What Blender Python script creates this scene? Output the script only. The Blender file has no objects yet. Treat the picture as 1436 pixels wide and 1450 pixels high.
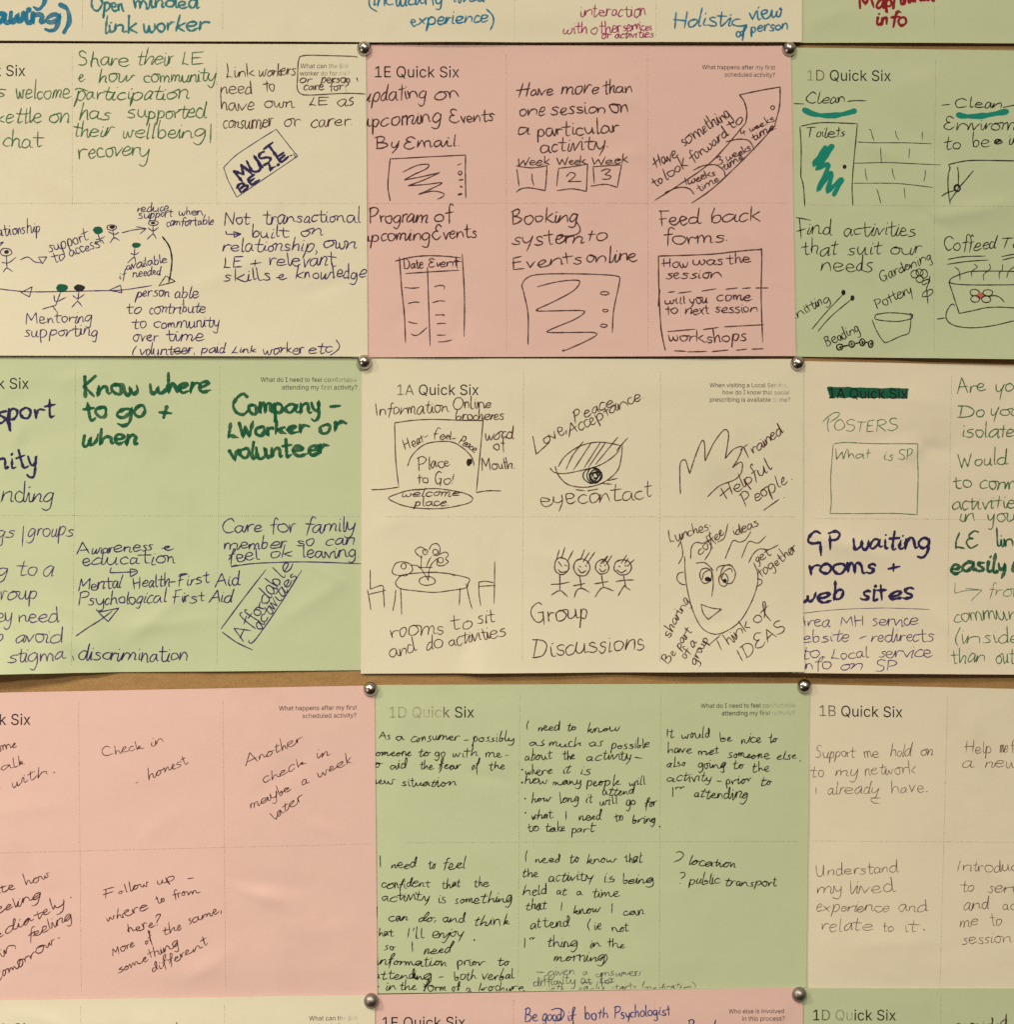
import bpy, bmesh, math, random
from mathutils import Vector, noise
from mathutils.geometry import tessellate_polygon

# ------------------------------------------------------------------ camera, world, lights, exposure
SC = bpy.context.scene
COL = SC.collection
K = 0.000485                      # metres per photo pixel on the board plane
CX, CY = 718.0, 725.0
def P(px, py, d=0.0):             # point on the board: d metres in front of it (towards the room, -Y)
    return Vector(((px - CX) * K, -d, (CY - py) * K))

cam = bpy.data.objects.new('camera', bpy.data.cameras.new('camera'))
COL.objects.link(cam)
CAM_D = 1.0
cam.location = (0, -CAM_D, 0)
cam.rotation_euler = (math.radians(90), 0, 0)
cam.data.sensor_fit = 'VERTICAL'
cam.data.sensor_height = 24.0
cam.data.lens = 24.0 * CAM_D / (1450 * K)
cam.data.clip_start = 0.01
cam.data.clip_end = 60
SC.camera = cam

W = bpy.data.worlds.new('World'); SC.world = W; W.use_nodes = True
nt = W.node_tree; nt.nodes.clear()
out = nt.nodes.new('ShaderNodeOutputWorld'); bg = nt.nodes.new('ShaderNodeBackground')
tc = nt.nodes.new('ShaderNodeTexCoord'); sep = nt.nodes.new('ShaderNodeSeparateXYZ')
mr = nt.nodes.new('ShaderNodeMapRange'); rp = nt.nodes.new('ShaderNodeValToRGB')
nt.links.new(tc.outputs['Generated'], sep.inputs[0]); nt.links.new(sep.outputs['Z'], mr.inputs['Value'])
mr.inputs['From Min'].default_value = -1; mr.inputs['From Max'].default_value = 1
cr = rp.color_ramp                 # dim room: dark floor, warm walls, pale ceiling
cr.elements[0].position = 0.0; cr.elements[0].color = (0.025, 0.017, 0.013, 1)
cr.elements[1].position = 1.0; cr.elements[1].color = (0.62, 0.52, 0.38, 1)
e = cr.elements.new(0.47); e.color = (0.055, 0.040, 0.032, 1)
e = cr.elements.new(0.62); e.color = (0.45, 0.37, 0.27, 1)
nt.links.new(mr.outputs[0], rp.inputs[0]); nt.links.new(rp.outputs[0], bg.inputs['Color'])
bg.inputs['Strength'].default_value = 0.42
nt.links.new(bg.outputs[0], out.inputs[0])

def lamp(name, loc, target, size, power, col):
    d = bpy.data.lights.new(name, 'AREA'); d.shape = 'DISK'; d.size = size; d.energy = power; d.color = col
    o = bpy.data.objects.new(name, d); COL.objects.link(o); o.location = loc
    o.rotation_euler = (Vector(target) - Vector(loc)).to_track_quat('-Z', 'Y').to_euler()
    return o
def spot(name, loc, target, ang, radius, power, col):
    d = bpy.data.lights.new(name, 'SPOT'); d.spot_size = math.radians(ang); d.spot_blend = 1.0
    d.shadow_soft_size = radius; d.energy = power; d.color = col
    o = bpy.data.objects.new(name, d); COL.objects.link(o); o.location = loc
    o.rotation_euler = (Vector(target) - Vector(loc)).to_track_quat('-Z', 'Y').to_euler()
    return o
WARM = (1.0, 0.878, 0.695)
spot('track_spotlight', (-1.0, -2.4, 2.6), (-0.4, 0, -0.9), 65, 0.32, 232, WARM)
spot('track_spotlight', (-2.4, -1.6, 1.4), (-0.5, 0, -0.75), 42, 0.20, 236, WARM)
lamp('ceiling_lamp', (0.55, -2.6, 1.45), (0, 0, 0), 0.30, 34, WARM)
lamp('low_left_fill', (-1.5, -1.2, -0.6), (0, 0, 0), 0.40, 4.5, WARM)  # added fill light, brightens the lower left; no actual lamp stands there
SC.view_settings.view_transform = 'Standard'
SC.view_settings.look = 'None'
SC.view_settings.exposure = 0.0
SC.view_settings.gamma = 1.0
SC.view_settings.use_curve_mapping = False
SC.render.engine = 'CYCLES'
SC.cycles.max_bounces = 6
SC.cycles.transparent_max_bounces = 24
SC.cycles.use_denoising = False

# ------------------------------------------------------------------ materials
def new_mat(name):
    m = bpy.data.materials.new(name); m.use_nodes = True
    t = m.node_tree; t.nodes.clear()
    o = t.nodes.new('ShaderNodeOutputMaterial'); b = t.nodes.new('ShaderNodeBsdfPrincipled')
    t.links.new(b.outputs[0], o.inputs[0])
    return m, t, b, o
def nnoise(t, vec, scale, detail=2.0, rough=0.5):
    n = t.nodes.new('ShaderNodeTexNoise'); n.inputs['Scale'].default_value = scale
    n.inputs['Detail'].default_value = detail; n.inputs['Roughness'].default_value = rough
    t.links.new(vec, n.inputs['Vector']); return n
def mixc(t, fac, a, b):
    m = t.nodes.new('ShaderNodeMix'); m.data_type = 'RGBA'
    t.links.new(fac, m.inputs['Factor'])
    for s, v in (('A', a), ('B', b)):
        k = [i for i in m.inputs if i.name == s and i.type == 'RGBA'][0]
        if isinstance(v, tuple): k.default_value = v + (1,)
        else: t.links.new(v, k)
    return [x for x in m.outputs if x.type == 'RGBA'][0]
def ramp(t, val, a, b):
    m = t.nodes.new('ShaderNodeMapRange'); m.inputs['From Min'].default_value = a; m.inputs['From Max'].default_value = b
    t.links.new(val, m.inputs['Value']); return m.outputs[0]

def paper_mat(name, col, fleck):
    m, t, b, o = new_mat(name)
    tx = t.nodes.new('ShaderNodeTexCoord').outputs['Object']
    f1 = nnoise(t, tx, 1500, 2, 0.6); f2 = nnoise(t, tx, 34, 3, 0.55)
    c1 = mixc(t, ramp(t, f1.outputs['Fac'], 0.30, 0.70), tuple(x * 0.955 for x in col), tuple(min(1, x * 1.03) for x in col))
    c2 = mixc(t, ramp(t, f2.outputs['Fac'], 0.55, 1.1), c1, fleck)
    f3 = nnoise(t, tx, 11, 4, 0.6); sm = ramp(t, f3.outputs['Fac'], 0.60, 1.25)
    c2 = mixc(t, sm, c2, tuple(x * 0.72 for x in fleck))
    t.links.new(c2, b.inputs['Base Color'])
    b.inputs['Roughness'].default_value = 0.82
    b.inputs['Specular IOR Level'].default_value = 0.22
    fib = nnoise(t, tx, 1100, 3, 0.65); cru = nnoise(t, tx, 42, 4, 0.5)
    b1 = t.nodes.new('ShaderNodeBump'); b1.inputs['Strength'].default_value = 0.13; b1.inputs['Distance'].default_value = 0.0002
    t.links.new(fib.outputs['Fac'], b1.inputs['Height'])
    b2 = t.nodes.new('ShaderNodeBump'); b2.inputs['Strength'].default_value = 0.22; b2.inputs['Distance'].default_value = 0.0012
    t.links.new(cru.outputs['Fac'], b2.inputs['Height']); t.links.new(b1.outputs[0], b2.inputs['Normal'])
    t.links.new(b2.outputs[0], b.inputs['Normal'])
    return m
PAPER = {
    'cream': paper_mat('cream_paper', (0.805, 0.78, 0.628), (0.785, 0.74, 0.58)),
    'tan':   paper_mat('buff_paper', (0.832, 0.783, 0.638), (0.80, 0.735, 0.585)),
    'pink':  paper_mat('pink_paper', (0.805, 0.570, 0.540), (0.785, 0.53, 0.49)),
    'green': paper_mat('green_paper', (0.572, 0.664, 0.448), (0.54, 0.625, 0.41)),
}
def ink_mat(name, col, opacity=0.9, patch=0.25):
    m, t, b, o = new_mat(name)
    tx = t.nodes.new('ShaderNodeTexCoord').outputs['Object']
    b.inputs['Base Color'].default_value = col + (1,); b.inputs['Roughness'].default_value = 0.7
    b.inputs['Specular IOR Level'].default_value = 0.2
    n1 = nnoise(t, tx, 160, 2, 0.6); n2 = nnoise(t, tx, 1300, 2, 0.6)
    ad = t.nodes.new('ShaderNodeMath'); ad.operation = 'ADD'
    t.links.new(n1.outputs['Fac'], ad.inputs[0]); t.links.new(n2.outputs['Fac'], ad.inputs[1])
    mrn = t.nodes.new('ShaderNodeMapRange'); mrn.inputs['From Min'].default_value = 0.75; mrn.inputs['From Max'].default_value = 1.2
    mrn.inputs['To Min'].default_value = opacity - patch; mrn.inputs['To Max'].default_value = min(1.0, opacity + patch * 0.4)
    t.links.new(ad.outputs[0], mrn.inputs['Value'])
    tr = t.nodes.new('ShaderNodeBsdfTransparent'); mx = t.nodes.new('ShaderNodeMixShader')
    t.links.new(mrn.outputs[0], mx.inputs[0]); t.links.new(tr.outputs[0], mx.inputs[1]); t.links.new(b.outputs[0], mx.inputs[2])
    t.links.new(mx.outputs[0], o.inputs[0])
    return m
INK = {
    'black':  ink_mat('black_pen_ink', (0.012, 0.008, 0.011), 0.97, 0.2),
    'brown':  ink_mat('dark_brown_pen_ink', (0.070, 0.026, 0.028), 0.88, 0.3),
    'thinbrown': ink_mat('pale_brown_pen_ink', (0.150, 0.065, 0.050), 0.70, 0.3),
    'maroon': ink_mat('brown_pen_ink', (0.095, 0.026, 0.028), 0.88, 0.3),
    'purple': ink_mat('purple_pen_ink', (0.045, 0.020, 0.150), 0.95, 0.22),
    'violet': ink_mat('violet_pen_ink', (0.095, 0.030, 0.200), 0.86, 0.25),
    'navy':   ink_mat('navy_marker_ink', (0.026, 0.018, 0.115), 0.95, 0.15),
    'gpen':   ink_mat('green_pen_ink', (0.040, 0.175, 0.062), 0.80, 0.3),
    'gmark':  ink_mat('green_marker_ink', (0.000, 0.118, 0.052), 0.86, 0.26),
    'gdark':  ink_mat('dark_green_marker_ink', (0.002, 0.125, 0.070), 0.95, 0.12),
    'teal':   ink_mat('teal_marker_ink', (0.002, 0.280, 0.220), 0.95, 0.12),
    'tblue':  ink_mat('teal_blue_marker_ink', (0.015, 0.235, 0.300), 0.85, 0.3),
    'blue':   ink_mat('blue_marker_ink', (0.004, 0.215, 0.430), 0.86, 0.3),
    'bluepen': ink_mat('blue_pen_ink', (0.030, 0.060, 0.270), 0.88, 0.25),
    'magenta': ink_mat('magenta_pen_ink', (0.380, 0.016, 0.150), 0.84, 0.25),
    'red':    ink_mat('red_marker_ink', (0.300, 0.005, 0.022), 0.94, 0.15),
    'rose':   ink_mat('pink_marker_ink', (0.62, 0.16, 0.13), 0.95, 0.1),
    'grey':   ink_mat('faint_grey_pen_ink', (0.090, 0.075, 0.110), 0.66, 0.35),
    'print':  ink_mat('printed_black_ink', (0.010, 0.006, 0.011), 1.0, 0.05),
    'fade1':  ink_mat('faded_print_ink', (0.085, 0.055, 0.040), 0.60, 0.25),
    'fade2':  ink_mat('ghost_print_ink', (0.150, 0.110, 0.080), 0.30, 0.25),
    'capt':   ink_mat('caption_print_ink', (0.055, 0.026, 0.028), 0.97, 0.06),
    'dots':   ink_mat('dotted_rule_ink', (0.20, 0.125, 0.09), 0.55, 0.2),
}
m, t, b, o = new_mat('brown_board')
tx = t.nodes.new('ShaderNodeTexCoord').outputs['Object']
mp = t.nodes.new('ShaderNodeMapping'); mp.inputs['Scale'].default_value = (0.35, 1, 1); t.links.new(tx, mp.inputs['Vector'])
n1 = nnoise(t, mp.outputs[0], 160, 5, 0.65); n2 = nnoise(t, tx, 900, 3, 0.6)
c1 = mixc(t, ramp(t, n1.outputs['Fac'], 0.3, 0.75), (0.345, 0.205, 0.078), (0.490, 0.305, 0.122))
c2 = mixc(t, ramp(t, n2.outputs['Fac'], 0.25, 0.6), (0.29, 0.165, 0.06), c1)
t.links.new(c2, b.inputs['Base Color']); b.inputs['Roughness'].default_value = 0.75
bp = t.nodes.new('ShaderNodeBump'); bp.inputs['Strength'].default_value = 0.4; bp.inputs['Distance'].default_value = 0.0004
t.links.new(n2.outputs['Fac'], bp.inputs['Height']); t.links.new(bp.outputs[0], b.inputs['Normal'])
BOARD = m
def nickel(name, dull):
    m, t, b, o = new_mat(name)
    tx = t.nodes.new('ShaderNodeTexCoord').outputs['Object']
    n1 = nnoise(t, tx, 700, 3, 0.6)
    k = 0.62 if dull else 1.0
    t.links.new(mixc(t, n1.outputs['Fac'], (0.46 * k, 0.43 * k, 0.41 * k), (0.62 * k, 0.58 * k, 0.55 * k)), b.inputs['Base Color'])
    b.inputs['Metallic'].default_value = 1.0
    rr = t.nodes.new('ShaderNodeMapRange'); rr.inputs['To Min'].default_value = 0.36 if dull else 0.20; rr.inputs['To Max'].default_value = 0.55 if dull else 0.36
    t.links.new(n1.outputs['Fac'], rr.inputs['Value']); t.links.new(rr.outputs[0], b.inputs['Roughness'])
    bp = t.nodes.new('ShaderNodeBump'); bp.inputs['Strength'].default_value = 0.22; bp.inputs['Distance'].default_value = 0.0003
    t.links.new(nnoise(t, tx, 420, 2).outputs['Fac'], bp.inputs['Height']); t.links.new(bp.outputs[0], b.inputs['Normal'])
    return m
NICKEL = nickel('nickel_pin', False); DULL = nickel('tarnished_pin', True)

# ------------------------------------------------------------------ the board
def link_bm(name, bm, mats, parent=None, smooth=False):
    me = bpy.data.meshes.new(name); bm.to_mesh(me); bm.free()
    for x in mats: me.materials.append(x)
    if smooth:
        for p in me.polygons: p.use_smooth = True
    ob = bpy.data.objects.new(name, me); COL.objects.link(ob)
    if parent: ob.parent = parent
    return ob
bm = bmesh.new()
bmesh.ops.create_cube(bm, size=1.0)
for v in bm.verts:
    v.co = Vector((v.co.x * 1.6, 0.0062 + v.co.y * 0.012, v.co.z * 1.5))
board = link_bm('board', bm, [BOARD])
board['kind'] = 'structure'

# ------------------------------------------------------------------ paper sheets
def interp(tab, x):
    if x <= tab[0][0]: return tab[0][1]
    for (a, b), (c, d) in zip(tab, tab[1:]):
        if x <= c:
            f = (x - a) / (c - a); f = f * f * (3 - 2 * f)
            return b + (d - b) * f
    return tab[-1][1]
def sst(a, b, x):
    f = max(0.0, min(1.0, (x - a) / (b - a))); return f * f * (3 - 2 * f)

SHEETS = []
class Sheet:
    NX, NY = 104, 74
    def __init__(s, paper, tl, tr, br, bl, base, lift, label, seed, side=(0, 0), crum=1.0, creases=()):
        s.q = (tl, tr, br, bl); s.n = 0; s.seed = seed
        rnd = random.Random(seed)
        rid = [(a, b, c, w) for a, b, c, w in creases]
        for _ in range(9):
            x0, y0 = rnd.random(), rnd.random(); an = rnd.uniform(0, math.pi); L = rnd.uniform(0.06, 0.22)
            rid.append(((x0, y0), (x0 + L * math.cos(an), y0 + L * math.sin(an)), rnd.uniform(-0.55, 0.55), rnd.uniform(0.008, 0.024)))
        s.h = []
        for j in range(s.NY + 1):
            row = []
            v = j / s.NY
            for i in range(s.NX + 1):
                u = i / s.NX
                px, py = s.quad(u, v)
                edge = min(sst(0, .08, u), sst(0, .08, 1 - u), sst(0, .10, v), sst(0.0, .10, 1 - v))
                p = Vector((px * 0.0045 + seed * 7.3, py * 0.0045, seed * 1.7))
                w = noise.noise(p) * 0.75 + noise.noise(p * 2.7) * 0.30 + noise.noise(p * 6.5) * 0.10
                for (ax, ay), (bx, by), am, wd in rid:
                    dx, dy = bx - ax, by - ay; f = max(0, min(1, ((u - ax) * dx + (v - ay) * dy * .5) / (dx * dx + dy * dy * .5 + 1e-9)))
                    d = math.hypot(u - ax - f * dx, (v - ay - f * dy) * 0.72)
                    w += 1.25 * am * math.exp(-(d / wd) ** 1.3) * math.sin(math.pi * (0.15 + 0.7 * f))
                h = base + edge * (w * crum * 1.22 + 0.25)
                h += interp(lift, px) * (0.18 * sst(0.45, 0.95, v) + 0.82 * max(0, (v - 0.72) / 0.28) ** 2.2)
                sv = 0.75 + 0.9 * noise.noise(Vector((v * 3.1, seed, 2.0)))
                h += sv * (side[0] * max(0, 1 - u / 0.10) ** 2 + side[1] * max(0, 1 - (1 - u) / 0.10) ** 2)
                if h < 0.45: h = 0.12 + 0.33 * math.exp((h - 0.45) / 0.33)      # the board is behind: paper rests on it
                row.append(h * 0.001)
            s.h.append(row)
        bm = bmesh.new(); F = []; B = []
        for j in range(s.NY + 1):
            for i in range(s.NX + 1):
                px, py = s.quad(i / s.NX, j / s.NY)
                # a hair of waviness in the cut edge
                F.append(bm.verts.new(P(px, py, s.h[j][i]))); B.append(bm.verts.new(P(px, py, s.h[j][i] - 0.00016)))
        n = s.NX + 1
        for j in range(s.NY):
            for i in range(s.NX):
                a, b, c, d = j * n + i, j * n + i + 1, (j + 1) * n + i + 1, (j + 1) * n + i
                bm.faces.new((F[a], F[d], F[c])).smooth = True; bm.faces.new((F[a], F[c], F[b])).smooth = True
                bm.faces.new((B[a], B[b], B[c], B[d])).smooth = True
        rim = [i for i in range(n)] + [j * n + s.NX for j in range(1, s.NY + 1)] + \
              [s.NY * n + i for i in range(s.NX - 1, -1, -1)] + [j * n for j in range(s.NY - 1, 0, -1)]
        RF = {a: bm.verts.new(F[a].co) for a in rim}; RB = {a: bm.verts.new(B[a].co) for a in rim}
        for a, b in zip(rim, rim[1:] + rim[:1]):
            bm.faces.new((RF[a], RF[b], RB[b], RB[a]))
        SHEETS.append(s)
        s.ob = link_bm('paper_sheet', bm, [PAPER[paper]])
        s.ob['label'] = label; s.ob['category'] = 'paper sheet'; s.ob['group'] = 'worksheets pinned to the board'
    def quad(s, u, v):
        (ax, ay), (bx, by), (cx, cy), (dx, dy) = s.q
        return ((ax * (1 - u) + bx * u) * (1 - v) + (dx * (1 - u) + cx * u) * v,
                (ay * (1 - u) + by * u) * (1 - v) + (dy * (1 - u) + cy * u) * v)
    def uv(s, px, py):
        (ax, ay), (bx, by), (cx, cy), (dx, dy) = s.q
        u = v = 0.5
        for _ in range(4):
            lx = ax + (dx - ax) * v; rx = bx + (cx - bx) * v
            u = (px - lx) / (rx - lx)
            ty = ay + (by - ay) * u; yb = dy + (cy - dy) * u
            v = (py - ty) / (yb - ty)
        return u, v
    def depth(s, px, py):
        u, v = s.uv(px, py)
        x = max(0, min(s.NX - 1e-6, u * s.NX)); y = max(0, min(s.NY - 1e-6, v * s.NY))
        i, j = int(x), int(y); fx, fy = x - i, y - j; h = s.h
        A, B, C, D = h[j][i], h[j][i + 1], h[j + 1][i + 1], h[j + 1][i]      # the sheet's own two triangles
        return A + (B - A) * fx + (C - B) * fy if fx > fy else A + (C - D) * fx + (D - A) * fy
    def inside(s, px, py):
        u, v = s.uv(px, py)
        return 0.001 < u < 0.999 and 0.002 < v < 0.998
    def at(s, px, py, off):
        return P(px, py, s.depth(px, py) + off)

# ------------------------------------------------------------------ pen strokes: ribbons of ink on the paper
def crom(pts, step):
    """smooth curve through pts; a point given twice is a corner"""
    runs = [[pts[0]]]
    for p in pts[1:]:
        if abs(p[0] - runs[-1][-1][0]) + abs(p[1] - runs[-1][-1][1]) < 1e-6: runs.append([p])
        else: runs[-1].append(p)
    out = []
    for r in runs:
        if len(r) < 2: continue
        if not out: out.append(r[0])
        n = len(r)
        for i in range(n - 1):
            p1, p2 = r[i], r[i + 1]
            p0 = r[i - 1] if i else (2 * p1[0] - p2[0], 2 * p1[1] - p2[1])
            p3 = r[i + 2] if i + 2 < n else (2 * p2[0] - p1[0], 2 * p2[1] - p1[1])
            L = math.hypot(p2[0] - p1[0], p2[1] - p1[1]); k = max(1, min(14, int(L / step + 0.5)))
            for q in range(1, k + 1):
                t = q / k; t2, t3 = t * t, t * t * t
                out.append(tuple(0.5 * (2 * p1[c] + (p2[c] - p0[c]) * t + (2 * p0[c] - 5 * p1[c] + 4 * p2[c] - p3[c]) * t2 + (3 * p1[c] - p0[c] - 3 * p2[c] + p3[c]) * t3) for c in (0, 1)))
    return out or [pts[0]]

class Ink:
    """one written or drawn part of a sheet"""
    base = 0.000035
    def __init__(s, sheet): s.s = sheet; s.bm = bmesh.new(); s.k = random.randint(0, 50)
    def off(s):
        s.k += 1; return s.base + 0.0000014 * (s.k % 60)
    def stroke(s, pts, w, rnd, taper=True):
        taper = w < 2.6 or (w < 6.5 and rnd.random() < 0.7)
        w *= 0.5
        pts = crom(pts, max(1.3, w * 0.8))
        pts = [p for p in pts]
        cl = [pts[0]]
        for p in pts[1:]:
            if math.hypot(p[0] - cl[-1][0], p[1] - cl[-1][1]) > 0.25: cl.append(p)
        pts = cl
        run = []
        for p in pts + [None]:
            if p is not None and s.s.inside(*p): run.append(p)
            else:
                if run: s._ribbon(run, w, rnd, taper)
                run = []
    def _ribbon(s, pts, w, rnd, taper):
        n = len(pts); bm = s.bm; at = s.s.at
        if n == 1:
            s.blob(pts[0][0], pts[0][1], w * 1.15, w * 1.15); return
        ph = rnd.uniform(0, 9); L = []; R = []; dirs = []
        for i in range(n):
            a = pts[max(0, i - 1)]; b = pts[min(n - 1, i + 1)]
            dx, dy = b[0] - a[0], b[1] - a[1]; l = math.hypot(dx, dy) or 1
            dirs.append((dx / l, dy / l))
        for i, (x, y) in enumerate(pts):
            if w > 2.9: ww_m = 1.0 + 0.05 * math.sin(ph + i * 0.6)
            elif w > 1.4: ww_m = 1.0 + 0.14 * math.sin(ph * 2 + i * 0.9) + 0.08 * math.sin(ph + i * 2.3)
            else: ww_m = 1.0
            ww = w * ww_m * (1.0 + 0.13 * math.sin(ph + i * 0.55) + 0.07 * math.sin(ph * 3 + i * 1.3))
            if taper: ww *= 0.72 + 0.28 * min(1, i / 2.0) if i < n - 3 else 0.55 + 0.45 * min(1, (n - 1 - i) / 3.0)
            dx, dy = dirs[i]; o = s.off()
            L.append(bm.verts.new(at(x - dy * ww, y + dx * ww, o))); R.append(bm.verts.new(at(x + dy * ww, y - dx * ww, o)))
        for i in range(n - 1):
            bm.faces.new((L[i], L[i + 1], R[i + 1], R[i]))
        for i, sg in ((0, -1), (n - 1, 1)):       # round ends
            x, y = pts[i]; dx, dy = dirs[i]; ww = w * (0.72 if sg < 0 else 0.55) if taper else w
            o = s.off(); fan = []
            for k in range(1, 4):
                an = math.pi * k / 4; c, sn = math.cos(an), math.sin(an)
                fan.append(bm.verts.new(at(x + (-dy * c + dx * sn * sg) * ww, y + (dx * c + dy * sn * sg) * ww, o)))
            bm.faces.new([L[i]] + fan + [R[i]])
    def blob(s, x, y, rx, ry, rnd=None):
        o = s.off(); vs = []
        for k in range(14):
            a = 2 * math.pi * k / 14; f = 1 + (rnd.uniform(-.09, .09) if rnd else 0)
            q = (x + rx * f * math.cos(a), y + ry * f * math.sin(a))
            if not s.s.inside(*q): return
            vs.append(s.s.at(*q, o))
        vs = [s.bm.verts.new(v) for v in vs]
        c = s.bm.verts.new(s.s.at(x, y, o))
        for a, b in zip(vs, vs[1:] + vs[:1]): s.bm.faces.new((c, a, b))
    def done(s, name, inks, label=None):
        bmesh.ops.recalc_face_normals(s.bm, faces=s.bm.faces)
        for f in s.bm.faces:
            if f.normal.y > 0: f.normal_flip()
        ob = link_bm(name, s.bm, [INK[i] for i in inks], s.s.ob)
        if label: ob['label'] = label
        return ob

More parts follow.
